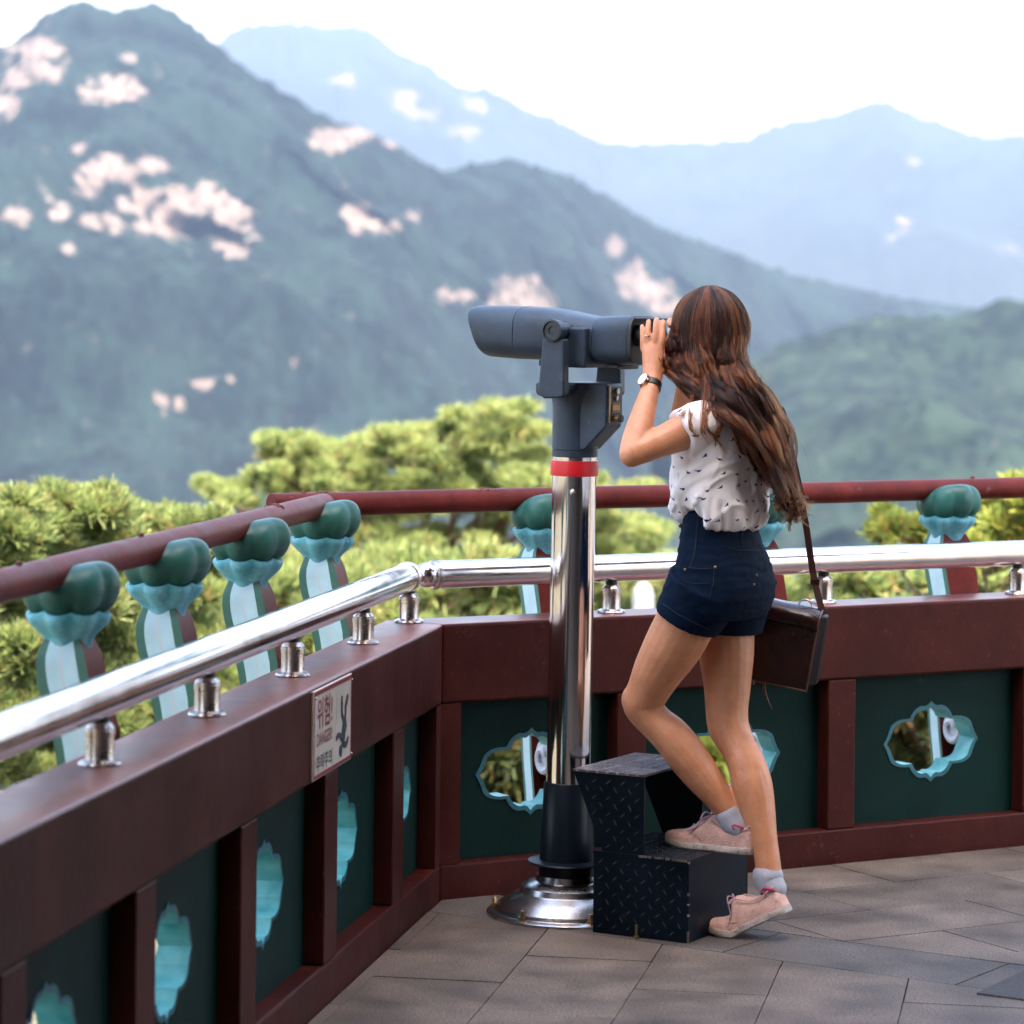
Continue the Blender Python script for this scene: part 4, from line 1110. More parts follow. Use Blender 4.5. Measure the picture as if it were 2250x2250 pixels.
# ------------------------------------------------------------------ treadplate step beside the post
def step():
    root = empty('step_stool', LW((0.30, 0.0, 0)), ROTF)
    tag(root, 'two tread dark navy treadplate step under the woman, its paint scuffed along the edges', 'step')
    off = Vector((0.30, 0.0, 0))
    Y0, Y1 = -0.176, 0.17
    ZL, ZH = 0.199, 0.405
    XR, XL, XU, XT = 0.436, 0.171, 0.309, 0.110
    XB = 0.198
    th = 0.006
    lum = []
    def lozenges(mb, o, ux, uz, nrm, inside, rows, pitch, seed=1, sc=1.0, flip=0):
        r = random.Random(seed)
        for i in range(-2, rows + 3):
            for j in range(-3, 26):
                a, b = (j + .5 * (i % 2)) * pitch, i * pitch * .5
                if not inside(a, b): continue
                c = o + ux * a + uz * b
                ang = math.radians(-56) if i % 2 == flip else math.radians(40)
                d = ux * math.cos(ang) + uz * math.sin(ang); e = d.cross(nrm)
                L, Wd, H = .0115 * sc, .0024 * sc, .0015
                pts = []
                ring = [c + d * L * x + e * Wd * y * (1 - x * x) ** .5 for x, y in [(-1, 0), (-.6, 1), (0, 1), (.6, 1), (1, 0), (.6, -1), (0, -1), (-.6, -1)]]
                top = [c + nrm * H + d * L * .62 * x + e * Wd * .35 * y for x, y in [(-1, 0), (-.6, 1), (0, 1), (.6, 1), (1, 0), (.6, -1), (0, -1), (-.6, -1)]]
                k = len(mb.v); mb.v.extend([tuple(p) for p in ring + top])
                for q in range(8):
                    mb.f.append((k + q, k + (q + 1) % 8, k + 8 + (q + 1) % 8, k + 8 + q)); mb.m.append(0)
                mb.f.append(tuple(k + 8 + q for q in range(8))); mb.m.append(1)
    ex, ez = Vector((1, 0, 0)), Vector((0, 0, 1))
    for s, y in ((-1, Y0), (1, Y1 - th)):
        mb = MB()
        mb.prism([Vector((x, y, z)) for x, z in [(XL, 0.001), (XR, 0.001), (XR, ZL), (XL, ZL)]], (0, th, 0))
        if s < 0: lozenges(mb, Vector((XL, y, 0)), ex, ez, Vector((0, -1, 0)), lambda a, b: .012 < a < XR - XL - .012 and .012 < b < ZL - .012, 16, .040, 2)
        if s < 0:
            r = random.Random(9)
            for k in range(46):
                x = XL + (XR - XL) * (0.45 + 0.54 * r.random() ** .6)
                mb.box((x, Y0 - .0022, ZL + .0005 + r.uniform(0, .002)), (x + r.uniform(.003, .008), Y0 - .0008, ZL + th + r.uniform(.0002, .0008)), 2)
            for k in range(7):
                x = XT + (XU - XT) * (k + .3) / 7; mb.box((x, Y0 - .0018, ZH - th + .0015), (x + .008, Y0 - .0008, ZH + .0006), 2)
            for k in range(16):
                z = r.uniform(0.004, .03) if k < 8 else ZL * r.random(); mb.box((XR - .003, Y0 - .0016, z), (XR + .0014, Y0 + .003, z + r.uniform(.002, .006)), 2)
        mb.build('lower_side_plate', [M['tread'], M['tread_worn'], M['bare']], root, off=off)
        mb = MB()
        y2 = y + (0.002 if s < 0 else -.002)
        mb.prism([Vector((x, y2, z)) for x, z in [(XB, ZL + .0005), (XU, ZL + .0005), (XU, ZH - th), (XT, ZH - th)]], (0, th, 0))
        if s < 0: lozenges(mb, Vector((XT, y2, ZL)), ex, ez, Vector((0, -1, 0)), lambda a, b: .014 + max(0, (ZH - ZL - b) / (ZH - ZL)) * (XB - XT) < a < XU - XT - .012 and .012 < b < ZH - ZL - .02, 16, .040, 4)
        mb.build('upper_side_plate', [M['tread'], M['tread_worn']], root, off=off)
    for nm, x0, x1, z in (('lower_tread', XL - .001, XR + .001, ZL), ('upper_tread', XT - .001, XU + .001, ZH - th)):
        mb = MB()
        mb.box((x0, Y0 - .0012, z + .0003), (x1, Y1 + .0012, z + th), 0)
        lozenges(mb, Vector((x0, Y0, z + th)), ex, Vector((0, 1, 0)), ez, lambda a, b: .012 < a < x1 - x0 - .012 and .012 < b < Y1 - Y0 - .012, 34, .030, 5, .9)
        mb.build(nm, [M['tread_worn'] if nm[0] == 'u' else M['tread'], M['bare'] if nm[0] == 'u' else M['tread_worn']], root, off=off)
    mb = MB(); mb.box((XR - th, Y0 + th + .0005, .001), (XR - .0005, Y1 - th - .0005, ZL - .0005)); mb.build('end_plate', M['tread'], root, off=off)
    mb = MB(); c = Vector((0.30, Y0 - .014, 0)); mb.lathe([(0.007, .001), (0.007, .007), (0.0035, .008), (0.0035, .031), (0.0042, .0315), (0.0042, .034)], 10, 0, c)
    mb.build('floor_bolt', M['brass'], root, off=off, smooth=30)
step()

# ------------------------------------------------------------------ the woman (frame F)
PX = 1 / 852.0
def skin_material():
    m = mat('tanned_skin', (0.60, 0.262, 0.130), 0.45, col2=(0.49, 0.190, 0.085), vscale=30, bump=0.2, bscale=240, rvar=.08, spec=.45)
    b = m.node_tree.nodes['Principled BSDF']
    b.inputs['Subsurface Weight'].default_value = 0.12
    b.inputs['Subsurface Radius'].default_value = (1.0, .35, .18)
    b.inputs['Subsurface Scale'].default_value = 0.008
    return m
M['skin'] = skin_material()
def shirt_material():
    m = bpy.data.materials.new('bird_print_cotton'); m.use_nodes = True
    nt = m.node_tree; b = nt.nodes['Principled BSDF']
    L = nt.links.new
    uv = _n(nt, 'ShaderNodeAttribute', attribute_name='wrap')
    vo = _n(nt, 'ShaderNodeTexVoronoi', voronoi_dimensions='2D'); vo.inputs['Scale'].default_value = 26.0; vo.inputs['Randomness'].default_value = .62
    L(uv.outputs['Vector'], vo.inputs['Vector'])
    sub = _n(nt, 'ShaderNodeVectorMath', operation='SUBTRACT'); L(uv.outputs['Vector'], sub.inputs[0]); L(vo.outputs['Position'], sub.inputs[1])
    # turn each bird by its own angle
    wn_ = _n(nt, 'ShaderNodeTexWhiteNoise', noise_dimensions='2D'); L(vo.outputs['Position'], wn_.inputs['Vector'])
    an = _n(nt, 'ShaderNodeMapRange'); an.inputs[3].default_value = -.7; an.inputs[4].default_value = .9; L(wn_.outputs['Value'], an.inputs[0])
    ro = _n(nt, 'ShaderNodeVectorRotate', rotation_type='Z_AXIS'); L(sub.outputs[0], ro.inputs['Vector']); L(an.outputs[0], ro.inputs['Angle'])
    def ell(cx, cy, rx, ry, rot=0.0):
        mp = _n(nt, 'ShaderNodeMapping', vector_type='TEXTURE'); mp.inputs['Location'].default_value = (cx, cy, 0); mp.inputs['Rotation'].default_value = (0, 0, rot); mp.inputs['Scale'].default_value = (rx, ry, 1)
        L(ro.outputs[0], mp.inputs['Vector'])
        ln = _n(nt, 'ShaderNodeVectorMath', operation='LENGTH'); L(mp.outputs[0], ln.inputs[0])
        return ln.outputs['Value']
    body = ell(0, 0, .0042, .0022, .15); head = ell(.0031, .0024, .0018, .0018); tail = ell(-.0048, -.0008, .0033, .0010, -.2); leg = ell(.0006, -.0027, .0007, .0017)
    cur = body
    for e in (head, tail, leg):
        mn = _n(nt, 'ShaderNodeMath', operation='MINIMUM'); L(cur, mn.inputs[0]); L(e, mn.inputs[1]); cur = mn.outputs[0]
    mask = _n(nt, 'ShaderNodeMapRange'); mask.inputs[1].default_value = 1.1; mask.inputs[2].default_value = .9; L(cur, mask.inputs[0])
    mx = _n(nt, 'ShaderNodeMix', data_type='RGBA'); mx.inputs[6].default_value = (.95, .87, .84, 1); mx.inputs[7].default_value = (.022, .016, .085, 1)
    L(mask.outputs[0], mx.inputs[0]); L(mx.outputs[2], b.inputs['Base Color'])
    b.inputs['Roughness'].default_value = .85; b.inputs['Specular IOR Level'].default_value = .2
    tc = _n(nt, 'ShaderNodeTexCoord'); nz = _n(nt, 'ShaderNodeTexNoise'); nz.inputs['Scale'].default_value = 26; nz.inputs['Detail'].default_value = 3; nz.inputs['Distortion'].default_value = 1.2
    mp = _n(nt, 'ShaderNodeMapping'); mp.inputs['Rotation'].default_value = (.3, .7, .2); mp.inputs['Scale'].default_value = (1, 1, .35); L(tc.outputs['Object'], mp.inputs['Vector']); L(mp.outputs[0], nz.inputs['Vector'])
    bp = _n(nt, 'ShaderNodeBump'); bp.inputs['Strength'].default_value = .5; bp.inputs['Distance'].default_value = .006; L(nz.outputs[0], bp.inputs['Height']); L(bp.outputs[0], b.inputs['Normal'])
    tr = _n(nt, 'ShaderNodeBsdfTranslucent'); L(mx.outputs[2], tr.inputs['Color'])
    ms = _n(nt, 'ShaderNodeMixShader'); ms.inputs[0].default_value = .14
    L(b.outputs[0], ms.inputs[1]); L(tr.outputs[0], ms.inputs[2]); L(ms.outputs[0], nt.nodes['Material Output'].inputs['Surface'])
    return m
M['shirt'] = shirt_material()
def hair_material():
    m = bpy.data.materials.new('auburn_hair'); m.use_nodes = True
    nt = m.node_tree; p = nt.nodes['Principled BSDF']
    h = nt.nodes.new('ShaderNodeBsdfHairPrincipled')
    h.parametrization = 'COLOR'
    a = _n(nt, 'ShaderNodeAttribute', attribute_name='tint')
    nt.links.new(a.outputs['Color'], h.inputs['Color']); nt.links.new(a.outputs['Color'], p.inputs['Base Color'])
    p.inputs['Roughness'].default_value = .5; p.inputs['Specular IOR Level'].default_value = .12
    h.inputs['Roughness'].default_value = .34; h.inputs['Radial Roughness'].default_value = .5
    ms = _n(nt, 'ShaderNodeMixShader'); ms.inputs[0].default_value = .5
    nt.links.new(h.outputs[0], ms.inputs[1]); nt.links.new(p.outputs[0], ms.inputs[2])
    nt.links.new(ms.outputs[0], nt.nodes['Material Output'].inputs['Surface'])
    return m
M['hair'] = hair_material()
M['scalp'] = mat('dark_hair_base', (0.022, 0.0085, 0.005), 0.7)  # dark brown cap under the strands

WB = Vector((0.46, 0.0, 0.0))
person = empty('person', LW(WB), ROTF)
tag(person, 'woman with long auburn hair, bird print blouse and navy shorts looking through the binoculars', 'person')

def ell_ring(c, a, b, n=48, e=2.0, tilt=(0, 0)):
    out = []
    for j in range(n):
        t = 2 * math.pi * j / n
        cs, sn = math.cos(t), math.sin(t)
        x = a * math.copysign(abs(cs) ** (2 / e), cs); y = b * math.copysign(abs(sn) ** (2 / e), sn)
        out.append((c[0] + x, c[1] + y, c[2] + tilt[0] * x + tilt[1] * y))
    return out
def smooth_path(pts, rads, sub=5):
    P_, R_ = [], []
    pts = [Vector(p) for p in pts]
    for i in range(len(pts) - 1):
        p0, p1, p2, p3 = pts[max(i - 1, 0)], pts[i], pts[i + 1], pts[min(i + 2, len(pts) - 1)]
        r0, r1, r2, r3 = rads[max(i - 1, 0)], rads[i], rads[i + 1], rads[min(i + 2, len(pts) - 1)]
        for k in range(sub):
            t = k / sub
            f = lambda a, b, c, d: 0.5 * ((2 * b) + (c - a) * t + (2 * a - 5 * b + 4 * c - d) * t * t + (3 * b - a - 3 * c + d) * t ** 3)
            P_.append(f(p0, p1, p2, p3)); R_.append(f(r0, r1, r2, r3))
    P_.append(pts[-1]); R_.append(rads[-1])
    return P_, R_
def limb(mb, pts, rads, n=20, sub=5):
    p, r = smooth_path(pts, rads, sub)
    mb.tube(p, r, n, round_ends=True)

body = MB()
# legs
legL = [((0.44, -0.070, 0.89), .074), (PF(1512, 1345, -.075), .0745), (PF(1506, 1368, -.075), .0755), (PF(1476, 1424, -.07), .0725), (PF(1447, 1472, -.066), .0635), (PF(1425, 1516, -.062), .0545), (PF(1412, 1543, -.06), .0515),
        (PF(1420, 1562, -.056), .0485), (PF(1440, 1586, -.05), .0455), (PF(1475, 1618, -.04), .0500), (PF(1511, 1663, -.03), .0512), (PF(1546, 1709, -.018), .0460), (PF(1576, 1748, -.008), .0380), (PF(1602, 1784, 0), .0325), (PF(1608, 1797, 0), .0318), (PF(1615, 1812, 0), .024), (PF(1620, 1828, 0), .016)]
limb(body, [p for p, _ in legL], [r for _, r in legL])
body.ball(PF(1396, 1538, -.06), (.036, .036, .042), 18, 12)
limb(body, [PF(1620, 1828, 0), PF(1560, 1850, 0), PF(1505, 1856, .0)], [.016, .014, .010])
legR = [((0.44, 0.070, 0.89), .074), (PF(1596, 1370, .075), .074), (PF(1596, 1440, .070), .0705), (PF(1598, 1505, .064), .0605), (PF(1597, 1560, .058), .0545), (PF(1602, 1600, .053), .0525), (PF(1624, 1643, .044), .0455), (PF(1641, 1680, .036), .0480),
        (PF(1653, 1728, .028), .0515), (PF(1666, 1785, .020), .0440), (PF(1678, 1842, .010), .0345), (PF(1686, 1890, .004), .0325), (PF(1689, 1922, 0), .0335), (PF(1691, 1934, 0), .031), (PF(1695, 1948, -.004), .022), (PF(1699, 1960, -.004), .014)]
limb(body, [p for p, _ in legR], [r for _, r in legR])
body.ball(PF(1583, 1600, .05), (.030, .034, .040), 18, 12)
limb(body, [PF(1699, 1960, -.004), PF(1660, 1996, -.01), PF(1615, 2016, -.02)], [.014, .013, .010])
# pelvis, torso, neck
tor = [((.442, 0, .80), .064, .12), ((.444, 0, .84), .084, .138), ((.444, 0, .88), .090, .143), ((.438, 0, .93), .084, .134), ((.430, 0, .98), .078, .125), ((.424, 0, 1.02), .072, .113), ((.420, 0, 1.07), .076, .115), ((.418, 0, 1.13), .085, .125), ((.420, 0, 1.19), .092, .138),
       ((.424, 0, 1.24), .090, .150), ((.424, 0, 1.275), .080, .150), ((.424, 0, 1.305), .064, .115), ((.422, 0, 1.33), .054, .075), ((.416, 0, 1.355), .049, .054), ((.406, 0, 1.39), .046, .048), ((.394, 0, 1.43), .048, .049), ((.386, 0, 1.47), .05, .05)]
body.rings([ell_ring(c, a, b, 48, 2.2) for c, a, b in tor])
# head: skull, jaw, nose, brow, lips, ears
HC = Vector((.386, 0, 1.517))
body.ball(HC, (.090, .0715, .098), 28, 20)
body.ball((.345, 0, 1.478), (.062, .058, .070), 24, 16)
body.ball((.322, 0, 1.437), (.036, .040, .032), 20, 14)
body.ball((.306, 0, 1.425), (.016, .018, .014), 14, 10)
limb(body, [(.293, 0, 1.512), (.283, 0, 1.492), (.276, 0, 1.478)], [.008, .010, .0125], 12)
for s in (-1, 1):
    body.ball((.286, s * .010, 1.475), (.009, .008, .007), 10, 8)
    limb(body, [(.298, s * .012, 1.528), (.297, s * .032, 1.530), (.308, s * .05, 1.522)], [.010, .011, .009], 10)
    body.ball((.316, s * .036, 1.488), (.022, .020, .020), 14, 10)
    limb(body, [(.400, s * .071, 1.520), (.406, s * .077, 1.505), (.398, s * .074, 1.482)], [.010, .012, .008], 10)
body.ball((.288, 0, 1.4565), (.010, .022, .0055), 14, 8); body.ball((.290, 0, 1.4465), (.011, .020, .006), 14, 8)
# arms
sL, eL, wL = Vector((.425, -.150, 1.270)), PF(1389, 998, -.285), PF(1434, 836, -.135)
up = lambda a, b, f: a + (b - a) * f
limb(body, [up(sL, eL, -.12), sL, up(sL, eL, .25), up(sL, eL, .5), up(sL, eL, .78), eL + Vector((.004, 0, .003))], [.052, .050, .0435, .0395, .035, .0325])
limb(body, [eL, up(eL, wL, .12), up(eL, wL, .3), up(eL, wL, .55), up(eL, wL, .8), up(eL, wL, .95), up(eL, wL, 1.08)], [.0325, .0345, .0345, .0300, .0245, .0225, .0225])
sR, eR, wR = Vector((.425, .150, 1.270)), PF(1492, 975, .205), PF(1508, 826, .135)
limb(body, [up(sR, eR, -.12), sR, up(sR, eR, .3), up(sR, eR, .6), eR], [.052, .050, .042, .037, .033])
limb(body, [eR, up(eR, wR, .2), up(eR, wR, .5), up(eR, wR, .8), wR, up(eR, wR, 1.1)], [.033, .034, .030, .025, .0225, .0225])
# hands: palm plus five fingers, fingers closed over the eye shield
Z = lambda x, y, yl: PF(1350 + x * .2329, 600 + y * .2329, yl)
def hand_left():
    palm = [(Z(345, 1000, -.133), .022, .017), (Z(352, 930, -.128), .0245, .017), (Z(360, 860, -.122), .0275, .0165), (Z(362, 790, -.117), .0295, .016), (Z(362, 720, -.112), .0300, .0145), (Z(366, 660, -.108), .0285, .012)]
    rs = []
    for c, a, b in palm:
        rs.append([(c.x + a * math.cos(t), c.y + b * math.sin(t), c.z + .05 * a * math.cos(t)) for t in [2 * math.pi * j / 24 for j in range(24)]])
    body.rings(rs)
    F = [([(272, 720, -.108), (268, 640, -.108), (266, 575, -.104), (263, 520, -.096), (262, 497, -.090)], .0072),
         ([(325, 700, -.110), (320, 620, -.112), (318, 545, -.106), (322, 480, -.096), (324, 452, -.088)], .0079),
         ([(388, 700, -.110), (390, 610, -.112), (391, 520, -.106), (395, 462, -.096), (397, 436, -.088)], .0082),
         ([(443, 720, -.108), (452, 630, -.109), (457, 550, -.102), (460, 490, -.094), (460, 456, -.086)], .0079)]
    for pts, r in F:
        limb(body, [Z(*p) for p in pts], [r * 1.12, r * 1.1, r, r * .95, r * .8], 14)
    limb(body, [Z(420, 930, -.118), Z(462, 850, -.098), Z(470, 760, -.082), Z(462, 700, -.070)], [.014, .0125, .0098, .008], 14)
hand_left()
def hand_right():
    o = Vector((0, 0, 0))
    q = lambda p: Vector((p.x + .012, -p.y + 0.004, p.z))      # mirrored on the far side of the eye shield
    palm = [(wR + Vector((0, 0, .01)), .022, .017), (q(Z(352, 930, -.128)), .0245, .017), (q(Z(360, 860, -.122)), .0275, .0165), (q(Z(362, 790, -.117)), .0295, .016), (q(Z(362, 720, -.112)), .03, .0145), (q(Z(366, 660, -.108)), .0285, .012)]
    body.rings([[(c.x + a * math.cos(t), c.y + b * math.sin(t), c.z) for t in [2 * math.pi * j / 24 for j in range(24)]] for c, a, b in palm])
    for pts, r in [([(272, 720, -.108), (268, 640, -.108), (268, 560, -.098), (275, 520, -.080)], .0072), ([(325, 700, -.110), (320, 610, -.112), (322, 520, -.102), (330, 470, -.078)], .0079),
                   ([(388, 700, -.110), (390, 600, -.112), (392, 500, -.100), (398, 455, -.074)], .0082), ([(443, 720, -.108), (452, 620, -.109), (457, 530, -.098), (460, 480, -.078)], .0079)]:
        limb(body, [q(Z(*p)) for p in pts], [r * 1.12, r * 1.1, r, r * .85], 14)
    limb(body, [q(Z(420, 930, -.118)), q(Z(462, 850, -.098)), q(Z(470, 760, -.082)), q(Z(462, 700, -.070))], [.014, .0125, .0098, .008], 14)
hand_right()
bo = body.build('body', M['skin'], person, off=WB)
remesh(bo, 0.0034, 5, .5)
for s in (-1, 1):
    mb = MB(); mb.ball((.3005, s * .031, 1.507), .0115, 16, 12, 0); mb.ball((.2935, s * .031, 1.507), (.0048, .0055, .0055), 14, 10, 1)
    mb.build('eye', [M['eye'], M['rubber']], person, smooth=60, off=WB)

# blouse
def blouse():
    mb = MB()
    N = 96
    R = [((.421, 0, 1.352), .054, .066), ((.422, 0, 1.340), .064, .084), ((.423, 0, 1.322), .078, .118), ((.424, 0, 1.300), .089, .150), ((.425, 0, 1.270), .097, .168), ((.426, 0, 1.23), .102, .168), ((.426, 0, 1.18), .105, .163),
         ((.425, 0, 1.13), .108, .163), ((.424, 0, 1.09), .110, .162), ((.424, 0, 1.06), .110, .160), ((.426, 0, 1.035), .106, .152), ((.427, 0, 1.017), .096, .139), ((.427, 0, 1.010), .080, .120)]
    rs = []
    for c, a, b in R:
        ring = ell_ring(c, a, b, N, 2.15)
        out = []
        for j, p in enumerate(ring):
            t = 2 * math.pi * j / N                 # 0 = back (+x), pi = front, -pi/2 near side
            d = (t - math.radians(256) + math.pi) % (2 * math.pi) - math.pi
            w = max(0.0, min(1.0, (1.14 - c[2]) / .10))
            lift = w * (.010 + .048 * math.exp(-(d / .42) ** 2) + .018 * math.exp(-((t - math.pi) / .5) ** 2 * .0) * 0 - .010 * math.cos(t) * 1.0)
            push = w * .010 * math.sin(t * 9 + c[2] * 30) * .5
            out.append((p[0] + push * math.cos(t), p[1] + push * math.sin(t), p[2] + lift))
        rs.append(out)
    mb.rings(rs)
    # cap sleeves
    for s, e_ in ((-1, eL), (1, eR)):
        sh = Vector((.425, s * .15, 1.272)); ax = (e_ - sh).normalized()
        p = [sh - ax * .055, sh - ax * .03, sh, sh + ax * .022, sh + ax * .040]
        mb.tube(p, [.050, .056, .0595, .0605, .0610], 28)
    # stand collar
    mb.tube([(.424, 0, 1.335), (.420, 0, 1.352), (.416, 0, 1.366)], [.060, .058, .059], 32)
    o = mb.build('blouse', M['shirt'], person, off=WB)
    remesh(o, .0052, 5, .5)
    me = o.data
    at_ = me.attributes.new('wrap', 'FLOAT_VECTOR', 'POINT')
    vals = []
    for v in me.vertices:
        p = v.co + WB
        t = math.atan2(p.y, p.x - .425)
        n = v.normal
        # draped folds: diagonal pulls from the waist tuck and under the arm
        q = Vector((p.x * 9 + p.z * 7, p.y * 8, p.z * 10 - p.x * 10))
        k = p.z * .80 - (p.x - .42) * .60 + .030 * noise.noise(Vector((p.x * 9, p.y * 9, p.z * 9)))
        fold = (1 - 2 * abs(noise.noise(Vector((k * 30, (p.x * .6 + p.z * .8) * 5, t * 1.2))))) ** 3
        low = max(0, min(1, (1.27 - p.z) / .14))
        f = fbm(q, 2) * .009 + .0062 * fold * low + .003 * noise.noise(Vector((p.x * 34, p.y * 34, p.z * 22)))
        # gathers where the hem is tucked in
        g_ = max(0, 1 - abs(p.z - 1.05) / .05)
        f += g_ * .0045 * math.sin(t * 26 + 3 * math.sin(t * 5))
        v.co += n * f
        vals += [t * .13, p.z, 0]
    at_.data.foreach_set('vector', vals)
    return o
BLOUSE = blouse()

# shorts
def shorts():
    mb = MB()
    R = [((.425, 0, 1.062), .078, .122), ((.425, 0, 1.04), .080, .124), ((.427, 0, 1.00), .086, .132), ((.432, 0, .96), .096, .147), ((.440, 0, .92), .105, .160), ((.444, 0, .88), .110, .168), ((.443, 0, .845), .110, .170), ((.438, 0, .81), .103, .163), ((.436, 0, .79), .094, .152)]
    mb.rings([ell_ring(c, a, b, 64, 2.2) for c, a, b in R])
    def leg(top, c, r, axis, k):
        # hem plane tilted so that its edge runs as in the photo
        n = 40; ax = axis.normalized(); u = Vector((0, 1, 0)); u = (u - ax * u.dot(ax)).normalized(); w = ax.cross(u)
        rs = []
        for f in [i / 10 for i in range(11)]:
            m_ = top + (c - top) * f; rad = .101 + (r - .101) * f
            rs.append([m_ + u * rad * 1.05 * math.cos(t) + w * rad * math.sin(t) + ax * (k * math.sin(t) * f) for t in [2 * math.pi * j / n for j in range(n)]])
        mb.rings(rs)
    cL, cR = PF(1510, 1364, -.078), PF(1600, 1390, .078)
    leg(Vector((.432, -.078, .88)), cL, .0850, Vector((-.50, .04, -1)), 0.0)
    leg(Vector((.440, .078, .88)), cR, .0840, Vector((-.02, 0, -1)), 0.0)
    o = mb.build('shorts', M['denim'], person, off=WB)
    remesh(o, .0042, 4, .5)
    for v in o.data.vertices:
        p = v.co + WB
        f = .0030 * noise.noise(Vector((p.x * 26, p.y * 14, p.z * 60))) * max(.25, 1 - abs(p.z - .94) * 6) + .0012 * noise.noise(Vector((p.x * 60, p.y * 60, p.z * 90)))
        v.co += v.normal * f
    # seams, rivets, lace-up front
    from mathutils.bvhtree import BVHTree
    bv = BVHTree.FromObject(o, bpy.context.evaluated_depsgraph_get())
    V1 = Vector((LS, -LC, 0))
    def proj(x, y, d=.0012):          # a spot of the shorts seen at a pixel of the 2250 px frame
        a, b = ray(x, y)
        dw = Vector((a, 1, -b)).normalized()
        dl = Vector((dw.x * LC - dw.y * LS, dw.x * LS + dw.y * LC, dw.z))
        ow = Vector((-OX, -OY, 0)); ol = Vector((ow.x * LC - ow.y * LS, ow.x * LS + ow.y * LC, EYE)) - WB
        h = bv.ray_cast(ol, dl)
        return None if h[0] is None else h[0] + h[1] * d
    sc = lambda x, y: (1350 + x * .2329, 1000 + y * .2329)
    def seam(pts, r=.0011, nm='seam', m='stitch'):
        q = []
        for (x0, y0), (x1, y1) in zip(pts, pts[1:]):
            for k in range(6):
                p = proj(*sc(x0 + (x1 - x0) * k / 6, y0 + (y1 - y0) * k / 6))
                if p: q.append(p)
        if len(q) > 2:
            mb = MB(); mb.tube(q, r, 6); mb.build(nm, M[m], o, smooth=60)
    seam([(795, 560), (778, 700), (768, 860), (745, 980), (715, 1070)], .0016)
    seam([(940, 1075), (935, 1200), (890, 1370)])
    seam([(700, 1060), (800, 1075), (930, 1070)]); seam([(640, 1190), (760, 1215), (920, 1205)])
    seam([(1190, 690), (1200, 800), (1215, 880)]); seam([(1000, 860), (1180, 900), (1420, 900)])
    seam([(455, 1400), (600, 1500), (760, 1585), (930, 1660)])
    for x, y, r in ((950, 1058, .0040), (667, 1080, .0032), (1340, 1132, .0028), (1316, 1220, .0026)):
        p = proj(*sc(x, y), d=.0005)
        if p: mb = MB(); mb.ball(p, (r, r * .9, r), 12, 8); mb.build('rivet', M['brass'], o, smooth=60)
    for y in (660, 770, 890):
        p = PF(*sc(622, y), -.01) - WB
        mb = MB(); mb.ball(p, (.0045, .007, .0075), 12, 8); mb.build('button', M['brass'], o, smooth=60)
    return o
shorts()

